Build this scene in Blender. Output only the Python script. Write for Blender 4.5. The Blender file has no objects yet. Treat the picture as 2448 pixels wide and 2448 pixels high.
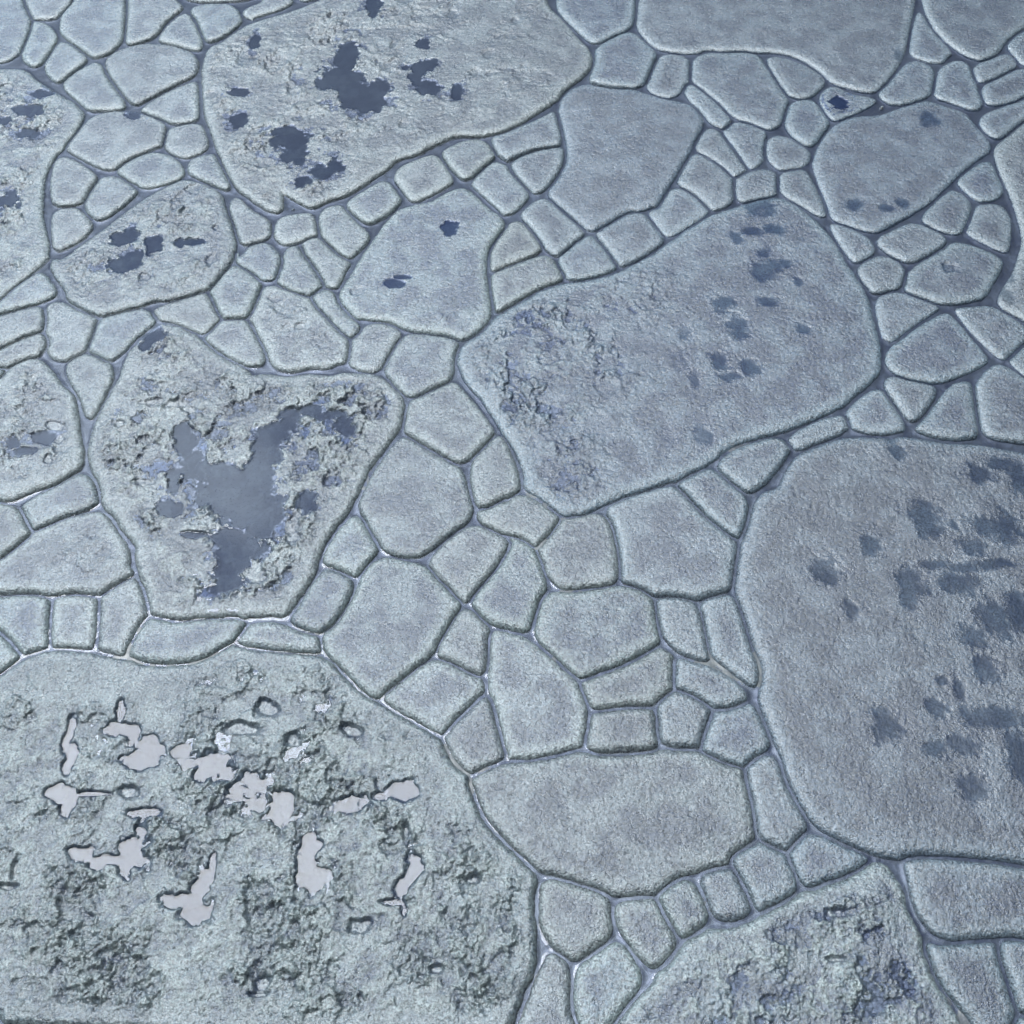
import bpy, math
import numpy as np

# ---------------------------------------------------------------- camera, sky, sun, exposure
scn = bpy.context.scene
CAM_H, TILT, HALF = 1.5, math.radians(35), math.radians(24)
cam_d = bpy.data.cameras.new("camera"); cam = bpy.data.objects.new("camera", cam_d)
scn.collection.objects.link(cam); scn.camera = cam
cam.location = (0, 0, CAM_H); cam.rotation_euler = (TILT, 0, 0)
cam_d.angle = 2 * HALF; cam_d.clip_start = 0.05; cam_d.clip_end = 500

SUN_DIR = np.array([-0.257, 0.273, 0.927]); SUN_DIR /= np.linalg.norm(SUN_DIR)
SUN_EL = math.asin(SUN_DIR[2]); SUN_AZ = math.atan2(SUN_DIR[0], SUN_DIR[1])
sun_d = bpy.data.lights.new("sun", 'SUN'); sun = bpy.data.objects.new("sun", sun_d)
scn.collection.objects.link(sun)
sun_d.energy = 5.0; sun_d.angle = math.radians(24); sun_d.color = (1.0, 1.0, 0.995)
sun.rotation_euler = (math.pi / 2 - SUN_EL, 0, -SUN_AZ + math.pi)
sun.location = (-1, 1, 4)

w = bpy.data.worlds.new("World"); scn.world = w; w.use_nodes = True
nt = w.node_tree; N = nt.nodes; Lk = nt.links; N.clear()
out = N.new('ShaderNodeOutputWorld'); bg = N.new('ShaderNodeBackground'); bg.inputs['Strength'].default_value = 0.075
sky = N.new('ShaderNodeTexSky'); sky.sky_type = 'NISHITA'; sky.sun_disc = False
sky.sun_elevation = SUN_EL; sky.sun_rotation = SUN_AZ; sky.dust_density = 3.0; sky.ozone_density = 2.0
tc = N.new('ShaderNodeTexCoord')
nz = N.new('ShaderNodeTexNoise'); nz.inputs['Scale'].default_value = 5.0; nz.inputs['Detail'].default_value = 6; nz.inputs['Roughness'].default_value = 0.55
dt = N.new('ShaderNodeVectorMath'); dt.operation = 'DOT_PRODUCT'; dt.inputs[1].default_value = tuple(SUN_DIR)
glow = N.new('ShaderNodeMapRange'); glow.interpolation_type = 'SMOOTHSTEP'
glow.inputs['From Min'].default_value = 0.62; glow.inputs['From Max'].default_value = 1.0
pw = N.new('ShaderNodeMath'); pw.operation = 'POWER'; pw.inputs[1].default_value = 2.4
cl = N.new('ShaderNodeMapRange'); cl.inputs['From Min'].default_value = 0.35; cl.inputs['From Max'].default_value = 0.68; cl.interpolation_type = 'SMOOTHSTEP'
cloud = N.new('ShaderNodeMix'); cloud.data_type = 'RGBA'
cloud.inputs[6].default_value = (2.7, 4.8, 7.6, 1); cloud.inputs[7].default_value = (6.2, 8.8, 11.6, 1)
mixs = N.new('ShaderNodeMix'); mixs.data_type = 'RGBA'; mixs.inputs[0].default_value = 0.85
gm = N.new('ShaderNodeMath'); gm.operation = 'MULTIPLY'
ga = N.new('ShaderNodeMath'); ga.operation = 'MULTIPLY_ADD'; ga.inputs[1].default_value = 0.9; ga.inputs[2].default_value = 0.15
gc = N.new('ShaderNodeMix'); gc.data_type = 'RGBA'; gc.blend_type = 'ADD'; gc.inputs[7].default_value = (172, 200, 218, 1)
Lk.new(tc.outputs['Generated'], nz.inputs['Vector']); Lk.new(tc.outputs['Generated'], dt.inputs[0])
Lk.new(dt.outputs['Value'], glow.inputs['Value']); Lk.new(glow.outputs[0], pw.inputs[0])
Lk.new(nz.outputs['Fac'], cl.inputs['Value']); Lk.new(cl.outputs[0], cloud.inputs[0])
Lk.new(sky.outputs[0], mixs.inputs[6]); Lk.new(cloud.outputs[2], mixs.inputs[7])
Lk.new(cl.outputs[0], ga.inputs[0]); Lk.new(ga.outputs[0], gm.inputs[0]); Lk.new(pw.outputs[0], gm.inputs[1])
# the sky behind and low around the viewer is much darker than the bright overcast ahead
sx = N.new('ShaderNodeSeparateXYZ'); dim = N.new('ShaderNodeMapRange'); dim.interpolation_type = 'SMOOTHSTEP'
for i_, v_ in zip(('From Min', 'From Max', 'To Min', 'To Max'), (-0.55, 0.35, 0.10, 1.25)): dim.inputs[i_].default_value = v_
dm = N.new('ShaderNodeVectorMath'); dm.operation = 'SCALE'
Lk.new(tc.outputs['Generated'], sx.inputs[0]); Lk.new(sx.outputs['Y'], dim.inputs['Value'])
dx = N.new('ShaderNodeMapRange'); dx.interpolation_type = 'SMOOTHSTEP'
for i_, v_ in zip(('From Min', 'From Max', 'To Min', 'To Max'), (-0.6, 0.5, 2.2, 0.5)): dx.inputs[i_].default_value = v_
Lk.new(sx.outputs['X'], dx.inputs['Value'])
dxy = N.new('ShaderNodeMath'); dxy.operation = 'MULTIPLY'; Lk.new(dim.outputs[0], dxy.inputs[0]); Lk.new(dx.outputs[0], dxy.inputs[1])
Lk.new(mixs.outputs[2], dm.inputs[0]); Lk.new(dxy.outputs[0], dm.inputs['Scale'])
Lk.new(gm.outputs[0], gc.inputs[0]); Lk.new(dm.outputs[0], gc.inputs[6])
Lk.new(gc.outputs[2], bg.inputs['Color']); Lk.new(bg.outputs[0], out.inputs['Surface'])

scn.view_settings.view_transform = 'Standard'; scn.view_settings.look = 'None'
scn.view_settings.exposure = -0.76; scn.view_settings.gamma = 1.0
scn.cycles.max_bounces = 6; scn.cycles.transparent_max_bounces = 8

# ---------------------------------------------------------------- outlines in tenths of a millimetre on the ground
STONES={
 "a1":"-12413,25404 -11388,25173 -11227,24775 -10965,24245 -10823,23781 -10819,23037 -10838,22803 -11011,22521 -11227,22419 -11633,22470",
 "a2":"-11340,25173 -10135,25173 -10102,24803 -10273,24355 -10358,24107 -10807,24080 -10963,24272 -11197,24718",
 "a3":"-10119,25173 -9011,25173 -8838,24494 -8710,23781 -8653,23247 -8851,22777 -9122,22613 -9256,22674 -9608,23037 -10092,23486 -10202,23835 -10244,24300 -10131,24718",
 "a4":"-10787,23998 -10524,23943 -10182,23539 -10119,23194 -10183,22674 -10278,22368 -10435,22267 -10708,22521 -10799,22829 -10819,23353 -10793,23566 -10839,23889",
 "a5":"-10073,23194 -9888,23194 -9586,22933 -9285,22597 -9373,22368 -9529,22116 -9672,21818 -9754,21719 -9910,21818 -10114,22116 -10188,22368 -10161,22777",
 "a6":"-8898,25173 -8015,25173 -7505,24606 -7595,24383 -7844,23998 -7919,23539 -8067,23326 -8339,23131 -8535,23116 -8627,23353 -8699,23889 -8784,24494",
 "a7":"-7495,24355 -7288,24245 -7019,23727 -6874,23194 -6864,22933 -7013,22907 -7345,23063 -7868,23247 -7874,23459 -7762,23889",
 "a8":"-7337,24550 -7042,24690 -6504,24707 -6268,24494 -6137,24162 -6110,23916 -6366,23512 -6578,23273 -6786,23221 -6954,23512 -7106,23889 -7317,24328",
 "a9":"-6146,24411 -6013,24606 -5720,24803 -5843,25060 -5082,25175 -5035,24746 -5322,24464 -5740,24241 -5916,24130 -5850,24080 -6049,24162 -6131,24300",
 "a9b":"-7713,25288 -7553,24899 -7217,24797 -6805,24808 -6110,24859 -5728,25175 -6082,25407",
 "a9c":"-4971,25349 -4941,24917 -4788,24831 -4510,24945 -4252,25291",
 "a10":"-8638,22933 -8274,23116 -7972,23142 -7529,23063 -7027,22803 -6861,22521 -6813,22217 -6860,21941 -7177,21694 -7579,21281 -7850,20994 -7972,20946 -8174,21161 -8510,21670 -8854,22267 -8890,22521 -8810,22726",
 "a11":"-9122,22470 -8920,22368 -8828,22066 -8520,21572 -8204,21089 -8129,20851 -8276,20781 -8651,20767 -8882,20757 -9107,20994 -9525,21426 -9639,21670 -9593,21867 -9321,22267",
 "a12":"-6836,21793 -6750,21719 -6652,21185 -6548,20523 -6631,20408 -6922,20338 -7097,20347 -7329,20523 -7739,20710 -7810,20781 -7654,21041 -7360,21377",
 "a13":"-8707,20617 -8325,20734 -7826,20710 -7436,20477 -7202,20292 -7133,19973 -7127,19614 -7372,19481 -7688,19217 -7928,18871 -8114,18828 -8455,19000 -8818,19261 -9053,19437 -9079,19614 -8954,20018 -8861,20384",
 "a14":"-7121,20155 -6853,20269 -6519,20338 -6419,20246 -6235,19793 -6194,19525 -6336,19349 -6592,19195 -6863,19305 -7065,19503 -7136,19748",
 "a15":"-9094,19239 -8949,19217 -8617,18979 -8309,18700 -8246,18531 -8332,18155 -8380,17867 -8524,17786 -8838,17737 -9003,17867 -9140,18321 -9209,18828 -9209,19130",
 "a16":"-8246,18531 -8022,18649 -7818,18594 -7420,18238 -7374,18134 -7552,17786 -7803,17424 -7970,17325 -8186,17464 -8340,17745 -8338,17990",
 "a17":"-7803,19087 -7456,19327 -7215,19393 -6915,19283 -6648,19022 -6533,18743 -6622,18531 -6974,18342 -7260,18259 -7515,18447 -7871,18722 -7920,18828",
 "a18":"-6477,19174 -6111,19349 -5993,19305 -5818,18871 -5585,18405 -5581,18279 -5670,18230 -6031,18447 -6456,18700 -6526,18957",
 "a19":"-8866,17624 -8615,17705 -8449,17685 -8244,17484 -8078,17265 -8050,17068 -8159,16835 -8416,16566 -8582,16490 -8699,16605 -8832,17068 -8901,17424",
 "a20":"-5448,18011 -5304,17949 -5069,17627 -4832,17465 -4651,17305 -4609,17068 -4621,16833 -4945,16678 -5101,16643 -5275,16951 -5464,17544 -5518,17827",
 "b22":"-4376,17485 -3926,17566 -3834,17465 -3728,17068 -3717,16950 -3827,16852 -4153,16678 -4333,16639 -4528,16833 -4556,17068 -4535,17345",
 "b23":"-3614,17708 -3350,17790 -3228,17627 -3040,17305 -2722,16989 -2719,16755 -2870,16486 -3036,16258 -3232,16410 -3466,16678 -3664,16950 -3717,17226 -3730,17506",
 "b24":"-3197,17913 -2866,18244 -2608,18497 -2439,18455 -2254,18119 -2147,17913 -2356,17546 -2661,17265 -2822,17265 -2995,17425 -3238,17749",
 "b25":"-2272,18925 -1947,19143 -1644,19318 -1472,19252 -1259,18753 -1171,18582 -1193,18412 -1567,18078 -1886,17871 -2026,17954 -2241,18370 -2364,18582",
 "b26":"-1339,19496 -1061,19719 -721,19810 -490,19674 -373,19363 -344,19252 -593,18882 -865,18539 -1032,18582 -1295,19012 -1434,19363",
 "b27":"-435,19855 -207,19968 167,20197 605,20499 886,20758 938,20452 1011,19855 991,19630 819,19563 505,19518 164,19318 -90,19121 -90,19121 -260,19274 -375,19540",
 "b28":"-482,19012 -287,19099 -90,18968 -33,18731 160,18433 364,18098 212,17790 22,17546 -140,17506 -195,17546 -359,17790 -806,18370 -781,18497",
 "c29":"22,19055 220,19274 647,19473 1018,19563 1050,19186 971,18796 740,18370 516,18161 393,18161 188,18497 8,18925",
 "c30":"541,17954 731,17913 968,17586 1356,17068 1337,16911 1076,16601 887,16410 782,16410 627,16601 474,16989 210,17425 225,17586",
 "c34":"1733,17146 2154,17506 2347,17566 2559,17506 2725,17186 2862,16872 2821,16678 2565,16410 2157,16145 1998,16108 1833,16448 1616,16911",
 "L5":"1638,21676 2109,21528 2642,21479 3010,21212 3472,21067 3812,20924 3982,20546 3955,20267 3769,19810 3550,19274 3310,18753 3099,18370 3041,18161 2943,17954 2845,17728 2737,17728 2513,17627 2237,17546 1897,17226 1623,17068 1436,17068 1206,17385 892,17790 733,18036 737,18244 910,18582 1118,19099 1146,19585 1060,20129 988,20734 1059,21212 1335,21553",
 "cx":"3102,18236 3325,18265 3579,18036 3807,17708 3747,17506 3364,17146 2969,16872 2829,17146 2670,17546 2786,17667 2872,17728 2984,17954",
 "c36":"2393,23504 2677,23558 2880,23317 3102,22948 3159,22661 3020,22201 2902,21800 2678,21578 2378,21543 2022,21578 1700,21726 1709,21950 1803,22405 1837,22869 2067,23185",
 "c37":"1093,25175 2806,25175 2832,24548 2766,23993 2527,23666 2136,23344 1944,23211 1759,23211 1525,23612 1133,24213 1042,24661",
 "L3":"3047,25407 2860,24492 2800,23774 2947,23397 3166,22974 3556,22843 4041,22775 4303,22948 4695,22869 5008,22921 5490,22843 5404,22843 5711,22843 6127,22739 6452,22456 6702,22100 6880,21701 7265,21504 7600,21382 7822,21455 8095,21800 8441,22354 8705,22921 8903,23612 9151,24380 9438,25407",
 "L4":"9519,25407 9431,24661 9449,23829 9615,23291 9931,22765 10189,22558 10440,22584 10753,22869 11011,23291 11513,23774 12246,24548 12554,25701",
 "d44":"10974,23079 11193,23397 11478,23639 11897,23829 11633,22252 11150,22354 11092,22507 11017,22817",
 "c38":"3396,22765 3729,22713 3879,22507 3843,22100 3724,21602 3491,21309 3306,21212 3076,21309 2927,21504 2929,21750 3047,22151 3197,22558",
 "c39":"4162,22765 4474,22817 4750,22817 5155,22869 5361,22739 5485,22507 5673,21850 5848,21164 5788,20829 5628,20406 5395,20174 5196,20197 4949,20359 4627,20593 4385,21067 4048,21553 3876,21900 3931,22405",
 "c40":"3758,21651 3906,21627 4064,21406 4370,20924 4539,20452 4505,20267 4382,20197 4191,20313 3966,20687 3775,21164 3682,21455",
 "c41":"4536,20290 4718,20359 4947,20336 5233,20083 5173,19719 5097,19230 4924,18968 4774,18882 4682,19055 4563,19496 4365,20037",
 "c42":"4120,20174 4279,20037 4412,19674 4590,19230 4709,18925 4652,18796 4440,18646 4271,18882 4022,19186 3756,19518 3789,19719 3962,20037",
 "c43":"3696,19318 3863,19296 4121,19055 4313,18753 4387,18412 4345,18036 4209,17790 3977,17647 3820,17708 3638,18078 3311,18433 3337,18582 3499,19012",
 "c44":"4521,18624 4819,18796 5105,18847 5238,18753 5279,18539 5215,18161 5037,18057 4751,17954 4520,17892 4427,18036 4400,18286",
 "d45":"9252,24408 9362,24324 9417,23829 9533,23344 9722,22791 9541,22661 9430,22430 9070,22456 8741,22713 8850,23185 9041,23829",
 "d46":"8715,22507 8959,22507 9199,22201 9078,21701 8946,21357 8605,21067 8199,20948 7943,20996 7801,21260 7847,21431 8155,21800 8452,22252",
 "d47":"9454,22405 9732,22558 9953,22456 9981,22050 9956,21553 9961,21067 9846,20829 9660,20781 9332,21019 8965,21236 9053,21651 9223,22100",
 "d48":"10154,22405 10513,22636 10891,22807 11008,22661 11022,22354 10747,22100 10385,21850 10056,21726 9976,21900 10016,22201",
 "d49":"10128,21651 10529,21950 10997,22252 11317,22201 11405,21850 11123,21455 10609,21067 10168,20948 10009,21019 10011,21406",
 "d50":"9930,20687 10327,20876 10840,21140 11207,21212 11119,20876 10536,20313 10116,19900 9905,19855 9758,20083 9718,20406",
 "L6":"8610,21091 8792,21115 9081,20948 9473,20734 9566,20499 9708,19991 9805,19674 9712,19407 9406,19186 8859,18624 8454,18161 8103,17790 7658,17465 7194,17146 6951,16989 6726,17068 6405,17226 6162,17385 6137,17913 6046,18753 6056,19099 6215,19496 6462,19991 6781,20359 7227,20593 7693,20593 8214,20876",
 "d51":"5593,22636 5813,22687 6075,22584 6434,22328 6686,22000 6753,21750 6573,21455 6328,21212 6059,21188 5868,21309 5720,21750 5594,22405",
 "d52":"6595,21406 6804,21602 6979,21578 7236,21333 7688,21212 7721,21067 7376,20781 6986,20546 6701,20406 6571,20687 6506,21115",
 "d53":"5851,20972 6111,21140 6402,21115 6520,20734 6621,20359 6441,20037 6178,19630 6029,19585 5805,19810 5661,20221 5726,20593",
 "d54":"5296,19855 5483,19968 5725,19855 5919,19607 6074,19407 6034,19143 5848,18925 5414,18817 5238,18968 5148,19363 5202,19674",
 "d55":"5377,18753 5643,18860 5894,18860 5964,18582 6053,18078 6120,17627 6067,17465 5932,17465 5677,17749 5292,18119 5309,18455",
 "d56":"9498,19099 9667,19099 9695,18753 9710,18244 9604,18036 9383,17913 9133,17892 8984,18078 8840,18412 8905,18582 9224,18882",
 "d57":"8633,18223 8770,18223 8902,18078 8987,17790 8853,17385 8718,17146 8541,16950 8310,16989 8077,17146 7903,17345 7998,17546 8283,17871",
 "d58":"9082,17790 9363,17830 9571,17790 9654,17465 9571,17028 9383,16486 9269,16448 8982,16678 8718,16911 8709,17107 8899,17465",
 "d59":"6110,17226 6247,17246 6565,17068 6817,16833 6874,16562 6787,16372 6574,16202 6388,16183 6276,16448 6146,16950",
 "d60":"6950,16833 7313,17068 7645,17265 7829,17246 8087,17068 8289,16833 8208,16639 7896,16410 7535,16183 7353,16183 7128,16372 6934,16601",
 "L2":"-4047,25175 -4909,24464 -5505,24130 -5891,23938 -6191,23593 -6444,23194 -6719,22985 -6740,22521 -6722,22016 -6549,21185 -6447,20617 -6261,20155 -6066,19614 -5958,19261 -5768,18914 -5530,18405 -5458,18279 -5114,17949 -5046,17871 -4771,17627 -4545,17546 -4437,17667 -4516,18119 -4443,18078 -4202,17871 -3882,17667 -3579,17913 -3210,18078 -2854,18455 -2490,18839 -2341,19143 -1953,19274 -1627,19585 -1293,19832 -1067,19923 -636,19878 -350,19991 -207,20014 139,20267 549,20687 937,21067 1062,21357 1279,21651 1558,21950 1723,22303 1781,22610 1716,22921 1543,23238 1279,23774 1040,24269 824,24605 713,25701 -3995,25701",
 "L1":"-11566,22217 -10814,22217 -10537,22191 -10310,21867 -9721,21377 -9224,20994 -8973,20710 -8938,20477 -9067,19882 -9166,19437 -9293,19130 -9303,18573 -9192,17867 -9024,17265 -8782,16681 -8699,16264 -8710,16334 -8869,15959 -9115,15591 -9289,15266 -9618,14877",
 "L8":"-8461,16189 -8206,16566 -7919,16951 -7608,17384 -7297,17867 -6833,18321 -6541,18539 -6312,18489 -5954,18300 -5708,18114 -5576,17665 -5323,17108 -5264,16874 -5220,16372 -5344,15959 -5512,15518 -5867,15338 -6269,15159 -6501,15177 -6845,14982 -7264,14807 -7465,14807 -7746,14947 -8095,15159 -8231,15482 -8498,15811 -8631,16108 -8596,16296",
 "e1":"-8748,15885 -8563,15701 -8385,15428 -8378,15284 -8598,15142 -8885,14965 -9227,14825 -9563,14668 -9581,14738 -9295,15088 -9156,15446 -8983,15682",
 "e2":"-9563,14668 -9218,14790 -8880,14947 -8616,15000 -8473,14877 -8388,14565 -8430,14428 -8711,14258 -9022,14023 -9321,13758",
 "e3":"-9294,13659 -8997,13923 -8736,14157 -8406,14326 -8279,14258 -8207,14056 -8294,13956 -8316,13840 -8516,13758 -8759,13561 -8905,13561 -9247,13480",
 "e13":"-9243,13464 -8868,13513 -8810,13400 -8835,13287 -9157,13144",
 "e4":"-8418,15018 -8286,15106 -8130,15088 -7831,14877 -7500,14738 -7448,14428 -7489,14089 -7611,13856 -7753,13725 -7976,13741 -8132,13890 -8218,14157 -8341,14634",
 "e5":"-7439,14565 -7307,14772 -6983,14912 -6737,14947 -6573,14877 -6423,14668 -6485,14530 -6708,14258 -6883,13890 -7043,13708 -7261,13823 -7436,13956 -7461,14190",
 "e6":"-6447,14877 -6390,14982 -6022,15195 -5688,15338 -5556,15302 -5406,14982 -5294,14738 -5314,14530 -5437,14359 -5641,14394 -6048,14599 -6316,14703",
 "e7":"-5178,16070 -5012,15996 -4781,15811 -4637,15591 -4630,15231 -4686,14877 -4846,14755 -5116,14720 -5290,14877 -5438,15195 -5526,15446 -5380,15848",
 "e8":"-5229,14634 -4984,14668 -4782,14651 -4652,14428 -4490,14123 -4358,13856 -4354,13627 -4544,13594 -4824,13692 -5180,13956 -5406,14157 -5427,14292 -5348,14428",
 "a21":"-4941,16647 -4712,16716 -4544,16639 -4351,16334 -4286,15951 -4325,16220 -4346,15848 -4432,15701 -4610,15682 -4847,15922 -5079,16108 -5173,16220 -5188,16524 -5128,16264 -5008,16528",
 "f1":"-4277,16258 -4241,16524 -4120,16620 -4007,16543 -3902,16296 -3846,16258 -3673,15959 -3499,15627 -3582,15428 -3700,15331 -3906,15356 -4124,15475 -4293,15609 -4337,15811 -4290,16145 -4303,16372",
 "f2":"-3968,16678 -3901,16794 -3776,16872 -3575,16716 -3307,16372 -3053,16145 -3053,16145 -3135,15885 -3171,15701 -3207,15518 -3360,15518 -3476,15664 -3667,16033 -3922,16486",
 "f3":"-4559,15482 -4361,15537 -4091,15410 -3741,15231 -3564,14982 -3276,14599 -2915,14157 -2877,13989 -2901,13692 -3090,13627 -3227,13529 -3570,13561 -3826,13464 -4051,13529 -4188,13659 -4391,14123 -4620,14565 -4697,14772 -4695,14947 -4634,15266",
 "f4":"-3621,15302 -3505,15428 -3352,15428 -3235,15266 -3166,15053 -2969,14807 -2747,14530 -2761,14394 -2851,14275 -3009,14394 -3289,14738 -3578,15124",
 "f5":"-2620,14496 -2426,14582 -2225,14565 -2043,14428 -2008,14258 -2114,13956 -2240,13627 -2398,13448 -2594,13480 -2771,13578 -2828,13692 -2831,14023 -2797,14224 -2659,14359",
 "f6":"-1885,14258 -1715,14326 -1416,14292 -1118,14258 -967,14157 -1009,13890 -1044,13432 -1133,13207 -1391,13049 -1575,12892 -1741,12892 -1940,13049 -2151,13367 -2187,13561 -2110,13890 -2003,14157",
 "L9":"-914,18265 -773,18119 -466,17667 -113,17305 -298,16911 -453,16601 -502,16258 -488,16220 -497,15885 -439,15374 -383,14912 -454,14565 -625,14359 -918,14190 -1119,14292 -1544,14376 -1870,14445 -2076,14565 -2307,14668 -2786,14720 -2980,14947 -3131,15231 -3143,15374 -3016,15701 -2870,16145 -2806,16334 -2626,16755 -2444,17226 -2226,17627 -1827,17790 -1559,17871 -1294,18119 -1079,18265",
 "f7":"-1201,13081 -988,13176 -863,12986 -643,12674 -402,12278 -306,12068 -443,11831 -623,11627 -803,11483 -962,11483 -1221,11685 -1554,11949 -1770,12098 -1800,12429 -1754,12674 -1597,12861",
 "f9":"-351,11920 -190,12008 -51,11831 -5,11656 98,11340 142,11085 108,10945 -27,10779 -160,10683 -359,10534 -469,10534 -561,10697 -633,10973 -640,11311 -576,11569",
 "L10":"-912,13956 -770,14157 -575,14326 -331,14703 -55,14947 147,15088 583,15446 970,15591 1460,15664 1933,15848 2420,16183 2980,16678 3414,17107 3851,17465 4277,17667 4563,17790 4828,17913 5275,17995 5541,17749 5812,17385 5978,17068 6169,16601 6212,16220 6357,15848 6473,15338 6505,14807 6524,14359 6475,13890 6378,13432 6229,13271 5939,12986 5572,12644 5134,12399 4706,12187 4024,11949 3630,11773 3256,11483 2771,11141 2310,11001 1849,10807 1439,10615 1166,10452 900,10399 747,10452 507,10670 197,10945 176,11198 64,11598 -74,11949 -310,12429 -503,12798 -748,13144 -900,13464 -956,13758",
 "g1":"177,16145 597,16334 726,16258 852,16033 936,15756 765,15627 327,15374 -30,15053 -232,14895 -295,14982 -350,15446 -367,15811 -187,15940",
 "c31":"-32,17226 75,17285 182,17265 315,17068 523,16678 534,16524 230,16296 -187,16052 -342,15959 -382,16070 -373,16448 -347,16524 -218,16872 -32,17146",
 "c33":"937,16334 1238,16716 1455,16872 1560,16833 1782,16486 1920,16108 1889,15996 1623,15848 1231,15719 1051,15737 954,15959 893,16145",
 "h1":"6434,15996 6603,16220 6862,16353 7068,16334 7267,16145 7322,15959 7231,15627 7058,15464 6735,15374 6607,15374 6518,15591 6447,15774",
 "h2":"7412,15959 7666,16183 8130,16524 8295,16678 8440,16736 8687,16658 9033,16448 9213,16220 9141,16033 8931,15701 8648,15266 8395,15159 7944,15071 7702,15124 7358,15302 7208,15446 7278,15737",
 "h3":"6626,15195 6891,15392 7095,15392 7471,15231 7756,15018 7683,14912 7210,14565 6814,14190 6684,14157 6555,14258 6562,14703",
 "h4":"7769,14842 7898,14860 8016,14599 8188,14157 8357,13725 8229,13594 7813,13367 7362,13176 7060,13223 6722,13335 6560,13497 6523,13692 6622,13956 6919,14224 7335,14565",
 "h5":"8001,14982 8337,15018 8699,15053 8967,14807 9161,14565 9235,14292 8927,13956 8621,13708 8495,13790 8253,14224 8081,14668",
 "h6":"8665,13692 8870,13923 9126,14157 9543,14428 9484,13303 9026,13207 8855,13367",
 "h7":"8088,13303 8342,13561 8524,13610 8706,13464 8835,13287 9175,13049 9064,11773 8474,11875 8177,11905 7940,11979 7843,12158 7879,12613 7945,13049",
 "h8":"6445,13271 6601,13335 6823,13239 7143,13160 7282,13081 7224,12861 7017,12551 6839,12368 6713,12323 6617,12429 6493,12767 6397,13081",
 "h9":"7571,13144 7729,13207 7897,13207 7906,12986 7849,12582 7783,12098 7709,11979 7444,11934 7081,11964 6784,12098 6744,12187 6968,12429 7258,12798",
 "h10":"6186,13033 6350,13017 6428,12798 6534,12490 6592,12187 6505,12098 6122,12038 5831,12098 5661,12187 5635,12521 5853,12767",
 "h11":"5495,12460 5619,12429 5659,12248 5609,12158 5375,12008 5024,11831 4708,11714 4617,11802 4591,11949 4739,12098 5124,12338",
 "h12":"3362,11397 3497,11598 3795,11802 4226,11934 4304,11964 4485,11934 4601,11773 4562,11656 4333,11311 4093,11029 3893,10862 3775,10848 3555,11085 3376,11311",
 "L7":"9790,19496 10128,19832 10641,20359 11638,21164 10098,14634 9419,14428 9196,14703 8917,14912 8830,15124 8942,15374 9312,15885 9538,16372 9715,16755 9788,17465 9799,18161 9751,18753",
 "L12":"-9141,13081 -8831,13271 -8703,13529 -8455,13708 -8240,13725 -8048,13529 -7713,13112 -7473,12892 -7333,12521 -7200,12068 -7036,11627 -7020,11340 -7171,11198 -7352,11001 -7663,10890 -7951,10697 -8081,10683 -8529,10779",
 "e10":"-7704,13725 -7509,13840 -7255,13790 -7020,13594 -6926,13367 -6945,12986 -6983,12705 -7016,12521 -7084,12399 -7204,12521 -7365,12829 -7635,13303 -7733,13529",
 "e11":"-7768,10588 -7531,10807 -7252,11057 -7035,11198 -6842,11141 -6683,10918 -6626,10697 -6632,10670 -6797,10507 -7096,10358 -7326,10212 -7512,10164 -7648,10318 -7766,10534",
 "e12":"-8493,10642 -8152,10615 -7932,10534 -7795,10426 -7672,10238 -7555,10027 -7704,9792 -7899,9625 -8171,9434",
 "i2":"-8138,9309 -7873,9523 -7667,9818 -7426,10079 -7125,10291 -6777,10412 -6473,10439 -6322,10345 -6187,10106 -5991,9766 -5913,9587 -5931,9460 -5817,9309 -5942,9184 -6140,9011 -6254,8949 -6578,8986 -6930,8962 -7315,8986 -7730,8962 -8046,8962",
 "i3":"-7917,8791 -7810,8864 -7591,8913 -7300,8925 -7102,8888 -6954,8791 -6899,8599 -6849,8291 -6806,8105 -6887,8059 -7109,7967 -7197,7990 -7365,8174 -7603,8385 -7835,8480",
 "i4":"-6891,8791 -6808,8888 -6543,8925 -6346,8888 -6232,8791 -6167,8480 -6125,8128 -6190,8047 -6481,8070 -6729,8082 -6795,8174 -6882,8527",
 "i5":"-6194,8864 -6061,9035 -5878,9184 -5756,9209 -5648,9085 -5539,8840 -5468,8623 -5510,8456 -5569,8221 -5648,7990 -5696,7921 -5933,7990 -6075,8082 -6146,8480",
 "i6":"-5434,8491 -5274,8527 -4985,8409 -4710,8503 -4299,8527 -4092,8527 -3975,8432 -4056,8268 -4228,8036 -4449,7875 -4700,7796 -5204,7784 -5504,7875 -5601,8013 -5574,8244",
 "i7":"-7771,8314 -7534,8233 -7356,8059 -7210,7921 -7273,7807 -7401,7672 -7561,7515",
 "i8":"-3974,8268 -3869,8409 -3603,8432 -3562,8432 -3241,8338 -2964,8244 -2829,8128 -2836,7990 -2893,7944 -3407,7990 -3819,8024 -3902,8036 -4013,8105",
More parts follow.
